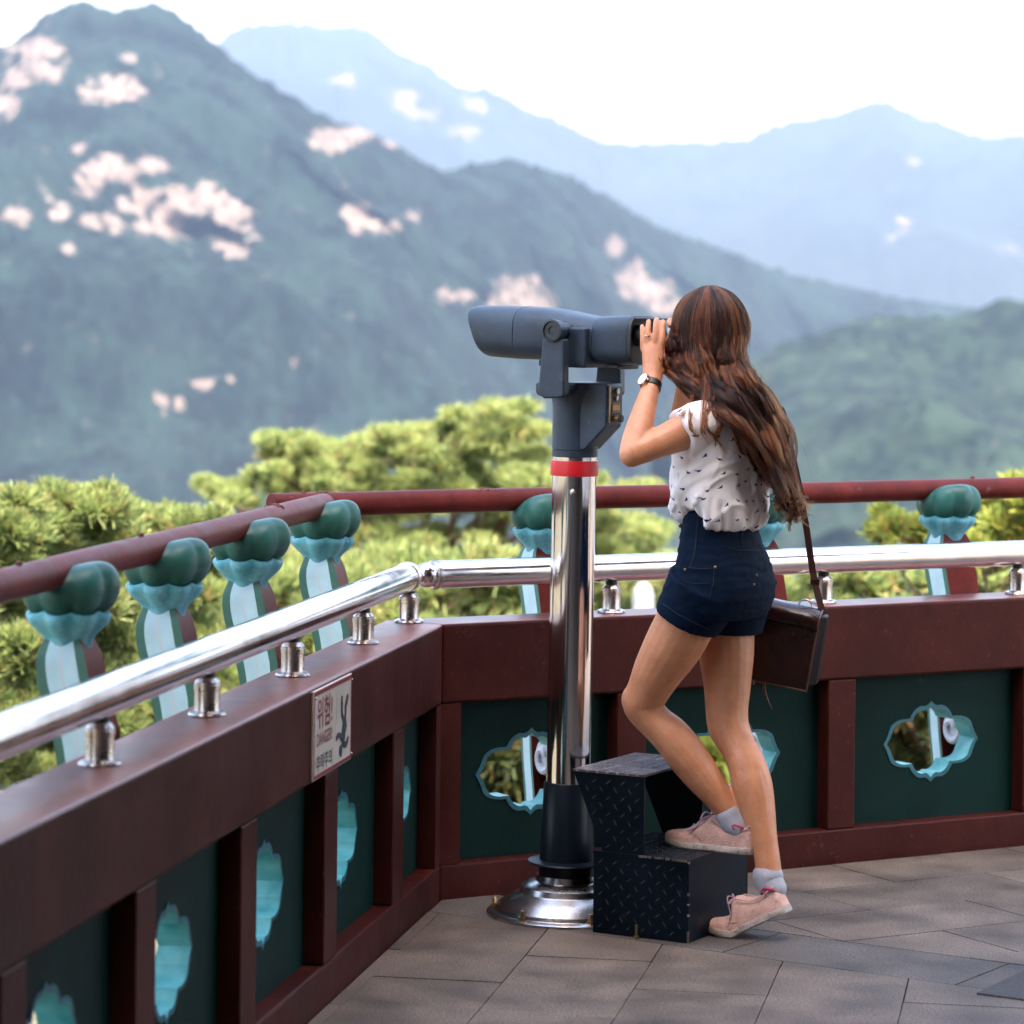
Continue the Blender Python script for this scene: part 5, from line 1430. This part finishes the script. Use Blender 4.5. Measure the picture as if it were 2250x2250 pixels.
# socks and shoes
def sock(pts, rads, name='sock'):
    mb = MB(); p, r = smooth_path(pts, rads, 4); mb.tube(p, r, 24, round_ends=True)
    o = mb.build(name, M['sock'], person, smooth=60, off=WB)
    return o
sL_o = sock([PF(1603, 1789, 0), PF(1611, 1806, 0), PF(1622, 1822, 0), PF(1620, 1838, 0)], [.0365, .0350, .0325, .026])
sR_o = sock([PF(1687, 1924, 0), PF(1691, 1940, -.002), PF(1700, 1955, -.006), PF(1700, 1968, -.010)], [.0385, .0370, .0335, .026])
def sock_mark(o, pts):
    mb = MB(); mb.tube([Vector(p) - WB for p in pts], [.0022] * (len(pts) - 2) + [.003, .004], 8, round_ends=True); mb.build('heart_motif', M['sock_mark'], o, smooth=60)
Z4 = lambda x, y, yl: PF(1350 + x * .2329, 1700 + y * .2329, yl)
def shoe(toe, heel, name, bend, ballf=.66):
    """toe, heel: ground points of frame F; bend: angle by which the rear of the foot is raised about the ball"""
    ax = Vector((heel.x - toe.x, heel.y - toe.y, 0)); L = ax.length; ax.normalize()
    sd = Vector((-ax.y, ax.x, 0)); zz = Vector((0, 0, 1))
    def T(s, w, h):                    # s 0 toe .. 1 heel
        d = s * L
        bl = L * (1 - ballf)
        if d > bl and bend:
            e = d - bl
            k = min(1, e / .03); th = bend * k
            return toe + ax * (bl + e * math.cos(bend) * 1 - h * math.sin(th)) + zz * (e * math.sin(bend) * (k if k < 1 else 1) + h * math.cos(th)) + sd * w
        return toe + ax * d + zz * h + sd * w
    wt = [(0, .004), (.015, .014), (.05, .024), (.12, .033), (.22, .0405), (.33, .0435), (.48, .040), (.62, .0395), (.76, .0395), (.88, .038), (.955, .030), (.985, .019), (1.0, .004)]
    ht = [(0, .019), (.04, .028), (.12, .037), (.24, .046), (.34, .058), (.43, .073), (.52, .086), (.56, .084), (.64, .070), (.74, .063), (.84, .065), (.94, .074), (1, .076)]
    ss = [0, .006, .015, .03, .05, .08, .12, .17, .22, .28, .34, .4, .46, .52, .56, .6, .66, .72, .78, .84, .89, .93, .96, .98, .992, 1.0]
    spring = lambda s: .012 * max(0, (.2 - s) / .2) ** 1.5
    mb = MB(); rs = []
    for s in ss:
        w, h = lerp_tab(wt, s), lerp_tab(ht, s)
        ring = []
        for k in range(25):
            a = math.pi * k / 24
            x = w * math.copysign(abs(math.cos(a)) ** .75, math.cos(a)); z = (h - .014) * math.sin(a) ** .62
            ring.append(T(s, x * (1 - .18 * math.sin(a) * (1 if s > .1 else .5)), .014 + spring(s) + z))
        rs.append(ring)
    mb.rings(rs)
    up_ = mb.build('shoe', M['canvas'], person, smooth=60, off=WB)
    if name: up_['label'] = name
    mb = MB(); rs = []
    for s in ss:
        w = lerp_tab(wt, s) + .0032
        sp = spring(s)
        rs.append([T(s, w * .94, sp), T(s, w, .003 + sp), T(s, w, .0150 + sp), T(s, w * .96, .0172 + sp), T(s, -w * .96, .0172 + sp), T(s, -w, .0150 + sp), T(s, -w, .003 + sp), T(s, -w * .94, sp)])
    mb.rings(rs); mb.build('sole', M['sole'], up_, smooth=40, off=WB)
    # laces
    mb = MB()
    for i, s in enumerate((.30, .345, .39, .435, .48)):
        h = lerp_tab(ht, s) + .0015
        mb.tube([T(s - .012, -.017, h - .007), T(s, 0, h + .002), T(s + .012, .017, h - .007)], .0019, 6)
        mb.tube([T(s + .012, -.017, h - .007), T(s, 0, h + .003), T(s - .012, .017, h - .007)], .0019, 6)
    k = lerp_tab(ht, .49)
    for s_ in (-1, 1):
        lp = [T(.49, 0, k + .004), T(.455, s_ * .018, k + .012), T(.43, s_ * .030, k - .004), T(.46, s_ * .022, k - .004), T(.49, 0, k + .003)]
        p, _ = smooth_path(lp, [.002] * 5, 5); mb.tube(p, .0021, 6)
        p, _ = smooth_path([T(.49, 0, k + .003), T(.44, -.012 + s_ * .014, k - .004), T(.38, -.030 + s_ * .004, k - .025), T(.31, -.040 + s_ * .004, k - .036)], [.002] * 4, 5)
        mb.tube(p, .0020, 6)
    mb.build('laces', M['lace'], up_, smooth=60, off=WB)
    # edge of the opening and a side seam
    mb = MB()
    for s_ in (-1, 1):
        q = []
        for s in [.53, .56, .60, .66, .72, .78, .84, .9, .95, .985]:
            w, h = lerp_tab(wt, s), lerp_tab(ht, s); q.append(T(s, s_ * w * .80, h - .004))
        p, _ = smooth_path(q, [.002] * len(q), 3); mb.tube(p, .0019, 6)
        q = [T(s, s_ * (lerp_tab(wt, s) * f), z) for s, f, z in ((.34, .93, .052), (.37, .985, .044), (.41, 1.0, .036), (.47, 1.01, .028))]
        p, _ = smooth_path(q, [.001] * 4, 3); mb.tube(p, .0010, 6)
    mb.build('piping', M['canvas'], up_, smooth=60, off=WB)
    return up_
tl, hl = PF(1459, 1862, .004), PF(1664, 1866, .004)
zs = .2055
shoe(Vector((.283, .010, zs)), Vector((.541, .003, zs)), None, 0.0)
shoe(Vector((.413, -.030, .001)), Vector((.655, -.005, .001)), None, math.radians(27), .68)
sock_mark(sL_o, [Z4(1130, 528, -.040), Z4(1108, 495, -.040), Z4(1125, 482, -.040), Z4(1165, 492, -.0395), Z4(1205, 512, -.037)])
sock_mark(sR_o, [Z4(1425, 1145, -.043), Z4(1388, 1102, -.041), Z4(1405, 1084, -.041), Z4(1450, 1086, -.042), Z4(1495, 1098, -.039)])

# wristwatch and ring
def watch():
    c = up(eL, wL, .93); ax = (wL - eL).normalized()
    root = None
    u = Vector((LS, -LC, 0)); u = (u - ax * u.dot(ax)).normalized(); w = ax.cross(u)
    mb = MB(); rs = []
    for k, (dz, r) in enumerate([(-.008, .0238), (-.008, .0262), (.008, .0262), (.008, .0238)]):
        rs.append([c + ax * dz + (u * math.cos(t) + w * math.sin(t)) * r for t in [2 * math.pi * j / 40 for j in range(40)]])
    mb.rings(rs, closed=True, caps=False)
    root = mb.build('wristwatch', M['watch_strap'], person, smooth=40, off=WB)
    # case faces left and toward the viewer
    d = (u * .78 + Vector((-1, 0, 0)) * .75); d = (d - ax * d.dot(ax)).normalized()
    e = ax.cross(d)
    cc = c + d * .0262
    def disc(r0, r1, a, b, m, nm):
        mb = MB(); mb.rings([[cc + d * a + (ax * math.cos(t) + e * math.sin(t)) * r0 for t in [2 * math.pi * j / 40 for j in range(40)]], [cc + d * b + (ax * math.cos(t) + e * math.sin(t)) * r1 for t in [2 * math.pi * j / 40 for j in range(40)]]])
        mb.build(nm, M[m], root, smooth=30, off=WB)
    disc(.0172, .0168, -.002, .0050, 'rose', 'case'); disc(.0155, .0155, .0051, .0054, 'watch_face', 'dial')
    mb = MB()
    for a, l in ((.6, .009), (2.5, .012)):
        dd = ax * math.cos(a) + e * math.sin(a); mb.tube([cc + d * .0058, cc + d * .0058 + dd * l], .0004, 5)
    mb.build('hands', M['rose'], root, off=WB)
watch()
mb = MB(); rc = Z(319, 596, -.111)
mb.rings([[rc + Vector((.0092 * math.cos(t), .0092 * math.sin(t), dz)) for t in [2 * math.pi * j / 24 for j in range(24)]] for dz in (-.0016, .0016)], caps=False)
mb.ball(rc + Vector((-.003, -.0095, 0)), .0028, 10, 8)
mb.build('ring', M['rose'], person, smooth=60, off=WB)


# hair
def hair():
    mb = MB()
    mb.ball(HC + Vector((.006, 0, .002)), (.090, .0755, .101), 28, 18)
    mb.ball(HC + Vector((.024, 0, -.05)), (.070, .070, .085), 28, 16)
    limb(mb, [(.440, 0, 1.46), (.462, 0, 1.40), (.492, .01, 1.32), (.520, .02, 1.24)], [.052, .046, .040, .024])
    base = mb.build('hair', M['scalp'], person, off=WB)
    remesh(base, .006, 6)
    bm = bmesh.new(); bm.from_mesh(base.data)         # the face stays free
    kill = [v for v in bm.verts if (v.co + WB).x < .345 and (v.co + WB).z < 1.575]
    bmesh.ops.delete(bm, geom=kill, context='VERTS'); bm.to_mesh(base.data); bm.free()
    from mathutils.bvhtree import BVHTree
    bv = BVHTree.FromObject(BLOUSE, bpy.context.evaluated_depsgraph_get())
    r = np.random.default_rng(5)
    NP = 40
    RX, RY, RZ = .098, .0855, .0985
    C0 = np.array(HC) + np.array([.004, 0, .002])
    def head_pt(psi, el, k=1.0):      # psi 0 = face, 90 near side, 180 back
        return C0 + k * np.array([-RX * math.cos(psi) * math.cos(max(el, 0)), -RY * math.sin(psi) * math.cos(max(el, 0)), RZ * math.sin(el)])
    near = {0: [(.300, -.074, 1.452), (.310, -.086, 1.412), (.372, -.110, 1.368), (.478, -.112, 1.305), (.556, -.085, 1.225), (.592, -.050, 1.150)],
            1: [(.424, -.0850, 1.448), (.436, -.088, 1.400), (.476, -.100, 1.340), (.535, -.088, 1.265), (.582, -.060, 1.190), (.610, -.028, 1.110)],
            2: [(.498, -.032, 1.448), (.522, -.034, 1.400), (.562, -.030, 1.330), (.584, -.018, 1.250), (.596, .000, 1.175), (.608, .020, 1.090)]}
    far = {0: [(.302, .084, 1.452), (.318, .100, 1.412), (.378, .125, 1.368), (.452, .130, 1.305), (.520, .115, 1.215), (.560, .085, 1.12)],
           1: [(.424, .088, 1.448), (.438, .098, 1.400), (.490, .116, 1.340), (.545, .108, 1.265), (.562, .085, 1.175), (.595, .07, 1.075)],
           2: near[2]}
    def interp(tab, a):
        a = a * 2; i = min(1, int(a)); f = a - i
        return [np.array(p) * (1 - f) + np.array(q) * f for p, q in zip(tab[i], tab[i + 1])]
    strands, rad, tint = [], [], []
    DARK, MID, RED = np.array([.0050, .0013, .0006]), np.array([.042, .0088, .0024]), np.array([.220, .050, .0090])
    def catmull(P_, n):
        P_ = np.array([2 * P_[0] - P_[1]] + list(P_) + [2 * P_[-1] - P_[-2]])
        m_ = len(P_) - 3; t = np.linspace(0, m_ - 1e-6, n); i = t.astype(int); f = (t - i)[:, None]
        a, b, c, d = P_[i], P_[i + 1], P_[i + 2], P_[i + 3]
        return .5 * (2 * b + (c - a) * f + (2 * a - 5 * b + 4 * c - d) * f * f + (3 * b - a - 3 * c + d) * f ** 3)
    S = np.linspace(0, 1, NP)[:, None]
    def clump(path, n, spread0, spread1, wave, wl, thick=.0005, w0=.42, light=None, phase=None):
        base_ = catmull(path, NP)
        tz = np.gradient(base_, axis=0); tz /= np.linalg.norm(tz, axis=1, keepdims=True)
        u = np.cross(tz, np.array([.3, 1, .2])); u /= np.linalg.norm(u, axis=1, keepdims=True); w = np.cross(tz, u)
        ph = r.uniform(0, 6.28) if phase is None else phase; env = np.clip((S - w0) / .35, 0, 1) ** 1.1
        base_ = base_ + (u * np.sin(2 * math.pi * S * wl + ph) + w * np.cos(2 * math.pi * S * wl * .93 + ph)) * wave * env
        lg = r.random() if light is None else light
        for _ in range(n):
            a, q = r.uniform(0, 6.28), r.random() ** .5
            sp = spread0 * (1 - S) + spread1 * S
            sp = sp * (1 - .8 * np.clip((S - .78) / .22, 0, 1))
            off = (u * math.cos(a) + w * math.sin(a)) * q * sp
            fr = r.normal(0, 1, 3) * .0020 * S * S
            L = r.uniform(.84, 1.0)
            idx = np.linspace(0, (NP - 1) * L, NP); i0 = np.clip(idx.astype(int), 0, NP - 2); f = (idx - i0)[:, None]
            pts = base_ + off + fr + (u * np.sin(r.uniform(7, 15) * S + a * 3) * .0018 * S ** .5)
            pts = pts[i0] * (1 - f) + pts[i0 + 1] * f
            strands.append(pts); rad.append(thick * r.uniform(.6, 1.25) * np.clip(1.25 - S[:, 0] ** 6 * .95, .2, 1))
            k = np.clip(lg ** 1.3 * .95 + r.normal(0, .12), 0, 1)
            c = DARK + (MID - DARK) * min(1, k * 2) + (RED - MID) * max(0, k * 2 - 1)
            tint.append(np.repeat(c[None], NP, 0) * (1 + .25 * S))
    NC, PER = 1350, 13
    for c in range(NC):
        side = -1 if r.random() < .64 else 1
        a = r.random()                                     # 0 = along the face, 1 = centre of the back
        psi = math.radians(40 + 140 * a)
        top = math.radians(r.uniform(15, 89) if r.random() < .5 else r.uniform(60, 89))
        lay = r.uniform(.955, 1.035)
        tab = interp(near if side < 0 else far, min(1, max(0, a + r.normal(0, .06))))
        sgn = 1 if side < 0 else -1
        P_ = []
        for f in (0.0, .3, .6, .85, 1.0):
            el = top * (1 - f) + math.radians(-14) * f
            pt = head_pt(sgn * (psi * (1 - .25 * (1 - f)) + .25 * (1 - f) * math.radians(110)), el, lay)
            P_.append(pt)
        jit = r.normal(0, .0045, 3)
        g = round(a * 8 + r.normal(0, .22)); rid = .014 * math.sin(g * 2.7 + .6)
        inn = (lay - 1.0) * .45
        for k in range(6):
            q = tab[k] + jit * (k + 1) / 5 + r.normal(0, .0045, 3) * (k > 1) + np.array([0, 0, r.uniform(-.025, .03)]) * (k == 5)
            q[1] += sgn * -inn * .5 - sgn * rid * min(1, k / 2.5); q[0] += inn * .3 + rid * .6 * min(1, k / 2.5)
            P_.append(q)
        cut = len(P_)
        if a < .10 and r.random() < .4: cut = 8
        clump([np.array(p) for p in P_[:cut]], PER, .0048, .0036, r.uniform(.016, .026), 3.9 + .5 * math.sin(g * 2.1), thick=.00050, w0=.40, phase=g * 2.3 + (0 if side < 0 else 1.7) + r.normal(0, .35), light=np.clip(.5 + .32 * math.sin(g * 1.9 + 1) + r.normal(0, .25), 0, 1))
    # fine cover of single hairs over the crown
    for c in range(1500):
        side = -1 if r.random() < .65 else 1
        a = r.random(); psi = math.radians(40 + 140 * a); top = math.radians(r.uniform(40, 90)); sgn = 1 if side < 0 else -1
        tab = interp(near if side < 0 else far, a)
        P_ = [head_pt(sgn * psi, top * (1 - f) + math.radians(-14) * f, r.uniform(1.0, 1.035)) for f in (0, .33, .66, 1)] + [tab[0] + r.normal(0, .006, 3), tab[1] + r.normal(0, .008, 3), tab[2] + r.normal(0, .010, 3)]
        clump(P_, 1, .002, .004, .002, 1.5, .00042)
    # loose wavy locks lying over the shoulder and the blouse
    def lie(x, y, yl):
        sx, sy = 1350 + x * .2329, 600 + y * .2329
        p = PF(sx, sy, yl)
        a, b = ray(sx, sy); dw = Vector((a, 1, -b)).normalized()
        dl = Vector((dw.x * LC - dw.y * LS, dw.x * LS + dw.y * LC, dw.z)); ow = Vector((-OX, -OY, 0))
        ol = Vector((ow.x * LC - ow.y * LS, ow.x * LS + ow.y * LC, EYE)) - WB
        h = bv.ray_cast(ol, dl)
        if h[0] is not None and y > 1150: p = h[0] + WB - dl * .006
        return np.array(p)
    locks = [[(700, 820, -.105), (750, 950, -.112), (720, 1080, -.118), (735, 1180, -.140), (650, 1330, -.160), (622, 1365, -.165)],
             [(760, 830, -.105), (800, 1000, -.112), (760, 1180, -.145), (715, 1330, -.178), (725, 1470, -.186), (800, 1560, -.186)],
             [(800, 850, -.105), (850, 1050, -.115), (840, 1220, -.155), (830, 1400, -.185), (830, 1500, -.188), (905, 1610, -.186)],
             [(850, 850, -.102), (900, 1050, -.112), (890, 1230, -.155), (950, 1350, -.180), (1010, 1440, -.183), (950, 1560, -.186), (960, 1680, -.186)],
             [(930, 880, -.10), (1000, 1080, -.112), (1060, 1190, -.150), (1005, 1250, -.165), (1015, 1400, -.180), (960, 1500, -.184), (950, 1600, -.184)],
             [(1000, 880, -.10), (1080, 1080, -.11), (1150, 1220, -.145), (1160, 1400, -.165), (1160, 1560, -.170), (1200, 1690, -.165), (1300, 1740, -.150)],
             [(1020, 880, -.10), (1100, 1100, -.11), (1180, 1300, -.145), (1170, 1500, -.168), (1180, 1640, -.168), (1260, 1720, -.155)],
             [(900, 850, -.10), (960, 1050, -.11), (930, 1230, -.155), (870, 1350, -.180), (880, 1480, -.186), (960, 1560, -.186), (1080, 1720, -.184)],
             [(490, 700, -.085), (495, 800, -.085), (520, 880, -.09), (545, 950, -.09), (580, 990, -.09)],
             [(560, 760, -.095), (600, 880, -.10), (690, 960, -.108), (760, 1040, -.115), (760, 1200, -.15), (690, 1290, -.165)],
             [(1040, 900, -.10), (1130, 1150, -.12), (1200, 1350, -.14), (1230, 1520, -.15), (1270, 1680, -.14), (1330, 1850, -.12), (1400, 2000, -.10)],
             [(1060, 900, -.10), (1170, 1150, -.12), (1240, 1350, -.13), (1280, 1560, -.13), (1340, 1760, -.12), (1380, 1900, -.10), (1480, 2060, -.08)]]
    for i, lk in enumerate(locks):
        for rep in range(3 if i < 8 else 5):
            P_ = [lie(x + r.normal(0, 9) * (k > 0), y + r.normal(0, 9), yl - .004 * r.random()) for k, (x, y, yl) in enumerate(lk)]
            clump(P_, 8 if i != 8 else 6, .0045, .0022, .002, 2.0, .00045, light=.55 + .3 * (i < 8))
    # curling ends at the back
    for i in range(130):
        a = r.uniform(.40, 1)
        tab = interp(near if r.random() < .65 else far, a)
        P_ = [np.array(tab[k]) + r.normal(0, .012, 3) for k in range(1, 6)]
        e = np.array([r.uniform(-.02, .028), r.uniform(-.02, .02), r.uniform(-.028, .0)])
        P_ += [P_[-1] + e, P_[-1] + e * 1.6 + np.array([r.uniform(-.02, .035), 0, .012])]
        clump(P_, 9, .007, .003, r.uniform(.006, .014), r.uniform(1.5, 2.6), .00048, w0=.2)
    # flyaway hairs
    for i in range(260):
        side = -1 if r.random() < .55 else 1; a = r.random(); sgn = 1 if side < 0 else -1
        tab = interp(near if side < 0 else far, a); psi = math.radians(40 + 140 * a); top = math.radians(r.uniform(20, 88))
        P_ = [head_pt(sgn * psi, top * (1 - f), 1.02 + .05 * f * r.random()) for f in (0, .5, 1)] + [tab[k] + r.normal(0, .010 + .004 * k, 3) for k in range(6)]
        clump(P_[:int(r.integers(4, 10))], 1, .001, .002, r.uniform(.002, .012), r.uniform(1, 3), .00028, w0=.2)
    pts = np.array(strands, dtype=np.float32) - np.array(WB, dtype=np.float32)
    hc = bpy.data.hair_curves.new('hair_strands')
    hc.add_curves([NP] * len(strands))
    hc.attributes['position'].data.foreach_set('vector', pts.ravel())
    ra = hc.attributes.get('radius') or hc.attributes.new('radius', 'FLOAT', 'POINT')
    ra.data.foreach_set('value', np.array(rad, dtype=np.float32).ravel())
    tn = np.array(tint, dtype=np.float32).reshape(-1, 3)
    ca = hc.attributes.new('tint', 'FLOAT_COLOR', 'POINT')
    ca.data.foreach_set('color', np.c_[tn, np.ones(len(tn), dtype=np.float32)].astype(np.float32).ravel())
    hc.materials.append(M['hair'])
    ho = bpy.data.objects.new('hair_strands', hc); COL.objects.link(ho); ho.parent = base
    return base
hair()

# ------------------------------------------------------------------ leather satchel hanging from her far shoulder
def satchel():
    Yd = 8.10
    c = at(1712, 1412, Yd)
    root = empty('satchel', c, 0)
    tag(root, "glossy oxblood leather satchel hanging on a long strap behind the woman's hip", 'bag')
    R = Matrix.Rotation(math.radians(-14), 4, 'Z') @ Matrix.Rotation(math.radians(10), 4, 'Y')
    Rm = R.to_3x3()
    X = lambda p: Rm @ Vector(p)
    w, h, d = .094, .100, .046            # half sizes
    def rbox(x0, x1, z0, z1, y0, y1, r, mi=0, mb=None):
        out = []
        for cx, cz, a0 in ((x1 - r, z0 + r, -90), (x1 - r, z1 - r, 0), (x0 + r, z1 - r, 90), (x0 + r, z0 + r, 180)):
            for k in range(7):
                a = math.radians(a0 + 15 * k); out.append(X((cx + r * math.cos(a), y0, cz + r * math.sin(a))))
        mb.prism(out, X((0, y1 - y0, 0)), mi)
    mb = MB(); rbox(-w, w, -h, h, -d, d, .012, mb=mb); mb.build('bag_body', M['leather'], root, bevel=.016, bseg=4)
    # gusset wings at the right
    mb = MB(); mb.hexa([X(p) for p in ((w + .0003, -d * .9, -h * .9), (w + .020, -d * .2, -h * .88), (w + .020, d * .9, -h * .86), (w + .0003, d, -h * .9), (w + .0003, -d * .9, h * .93), (w + .016, -d * .2, h * .92), (w + .016, d * .9, h * .92), (w + .0003, d, h * .93))])
    mb.build('gusset', M['leather_dark'], root, bevel=.004)
    # flap: over the top and down the front
    mb = MB()
    prof = [(d + .002, h * .3), (d + .004, h + .002), (d * .4, h + .009), (-d * .5, h + .007), (-d - .004, h - .006), (-d - .0105, h * .80), (-d - .0115, h * .66), (-d - .0085, h * .605), (-d - .0045, h * .59), (-d - .0045, h * .56), (-d - .0085, h * .50), (-d - .0125, h * .1), (-d - .0115, -h * .4), (-d - .0075, -h * .80), (-d - .005, -h * 1.01)]
    rs = []
    for sgn, t_ in ((-1, 1), (1, 1)): pass
    inner = [(y + (.003 if y < 0 else -.003) * (1 if abs(y) > d * .8 else 0), z - (.004 if z > h * .9 else 0)) for y, z in prof]
    ring = lambda x: [X((x, y, z)) for y, z in prof] + [X((x, y, z)) for y, z in reversed(inner)]
    xs = [-w - .002, -w * .5, 0, w * .5, w + .004]
    xs = [-w - .002 + (2 * w + .006) * k / 14 for k in range(15)]
    def sag(x, p):                       # soft leather: corners droop, the front bellies out
        f = (x + w) / (2 * w); c_ = max(0, abs(f - .5) - .38) / .12
        return p + X((0, -.004 * math.sin(math.pi * min(1, max(0, f))) + .002 * noise.noise(p * 22), -.006 * c_ ** 2 + .0035 * noise.noise(p * 14)))
    mb.rings([[sag(x, p) for p in ring(x)] for x in xs]); fl = mb.build('flap', M['leather'], root, smooth=50)
    mb = MB()
    edge = [X((w + .004, y - .0012, z)) for y, z in prof[3:]] 
    bot = [X((x, -d - .0062, -h * 1.01)) for x in (w - .006, w * .4, -w * .4, -w)]
    p, _ = smooth_path(edge + bot, [.001] * (len(edge) + len(bot)), 4); mb.tube(p, .0026, 8)
    mb.build('edge_binding', M['leather_edge'], fl, smooth=60)
    # buckles below, loose thong, top ring
    mb = MB()
    for x in (-.062, -.050, -.038): mb.box(tuple(X((x, -d - .006, -h * 1.08)) - Vector((.002, .002, .006))), tuple(X((x, -d - .006, -h * 1.08)) + Vector((.002, .002, .006))))
    mb.build('buckle', M['brushed'], root)
    mb = MB(); p, r = smooth_path([X((-.012, -d - .004, -h * 1.0)), X((-.008, -d - .004, -h * 1.2)), X((.002, -d, -h * 1.42)), X((.020, -d, -h * 1.66))], [.0042, .0040, .003, .0012], 6); mb.tube(p, r, 8)
    mb.build('thong', M['leather_edge'], root, smooth=60)
    mb = MB(); mb.tube([X((.050 + .017 * math.cos(a), -.01 + .004 * math.sin(a), h + .010 + .014 * math.sin(a))) for a in [math.pi * k / 14 for k in range(15)]], .0022, 8); mb.build('handle_ring', M['brushed'], root, smooth=60)
    # strap: up to the far shoulder, over it and down the front
    P0 = X((w + .002, .006, h * .97)) + c
    K = [P0, at(1787, 1262, 8.12), at(1770, 1150, 8.13), at(1748, 1040, 8.14), at(1730, 962, 8.15), at(1714, 900, 8.17), LW((.475, .125, 1.332)), LW((.425, .135, 1.338)), LW((.355, .125, 1.285)), LW((.315, .12, 1.20)), LW((.310, .14, 1.05)), LW((.36, .19, .92)), X((-w, .01, h * .95)) + c]
    p, _ = smooth_path(K, [0] * len(K), 6)
    mb = MB(); rs = []
    for i, q in enumerate(p):
        t = (p[min(i + 1, len(p) - 1)] - p[max(i - 1, 0)]).normalized()
        side = t.cross(Vector((0.2, -1, 0))).normalized() if i < len(p) * .5 else t.cross(Vector((-1, -.3, 0))).normalized()
        n_ = t.cross(side)
        wd = .0105 if i > 14 else .0085
        rs.append([q + side * wd - n_ * .0014, q + side * wd + n_ * .0014, q - side * wd + n_ * .0014, q - side * wd - n_ * .0014])
    mb.rings(rs); mb.build('strap', M['strap'], root, off=c)
    mb = MB(); q = p[5]; mb.box(tuple(q - Vector((.012, .004, .008))), tuple(q + Vector((.012, .002, .008)))); mb.build('strap_keeper', M['strap'], root, off=c, bevel=.002)
satchel()
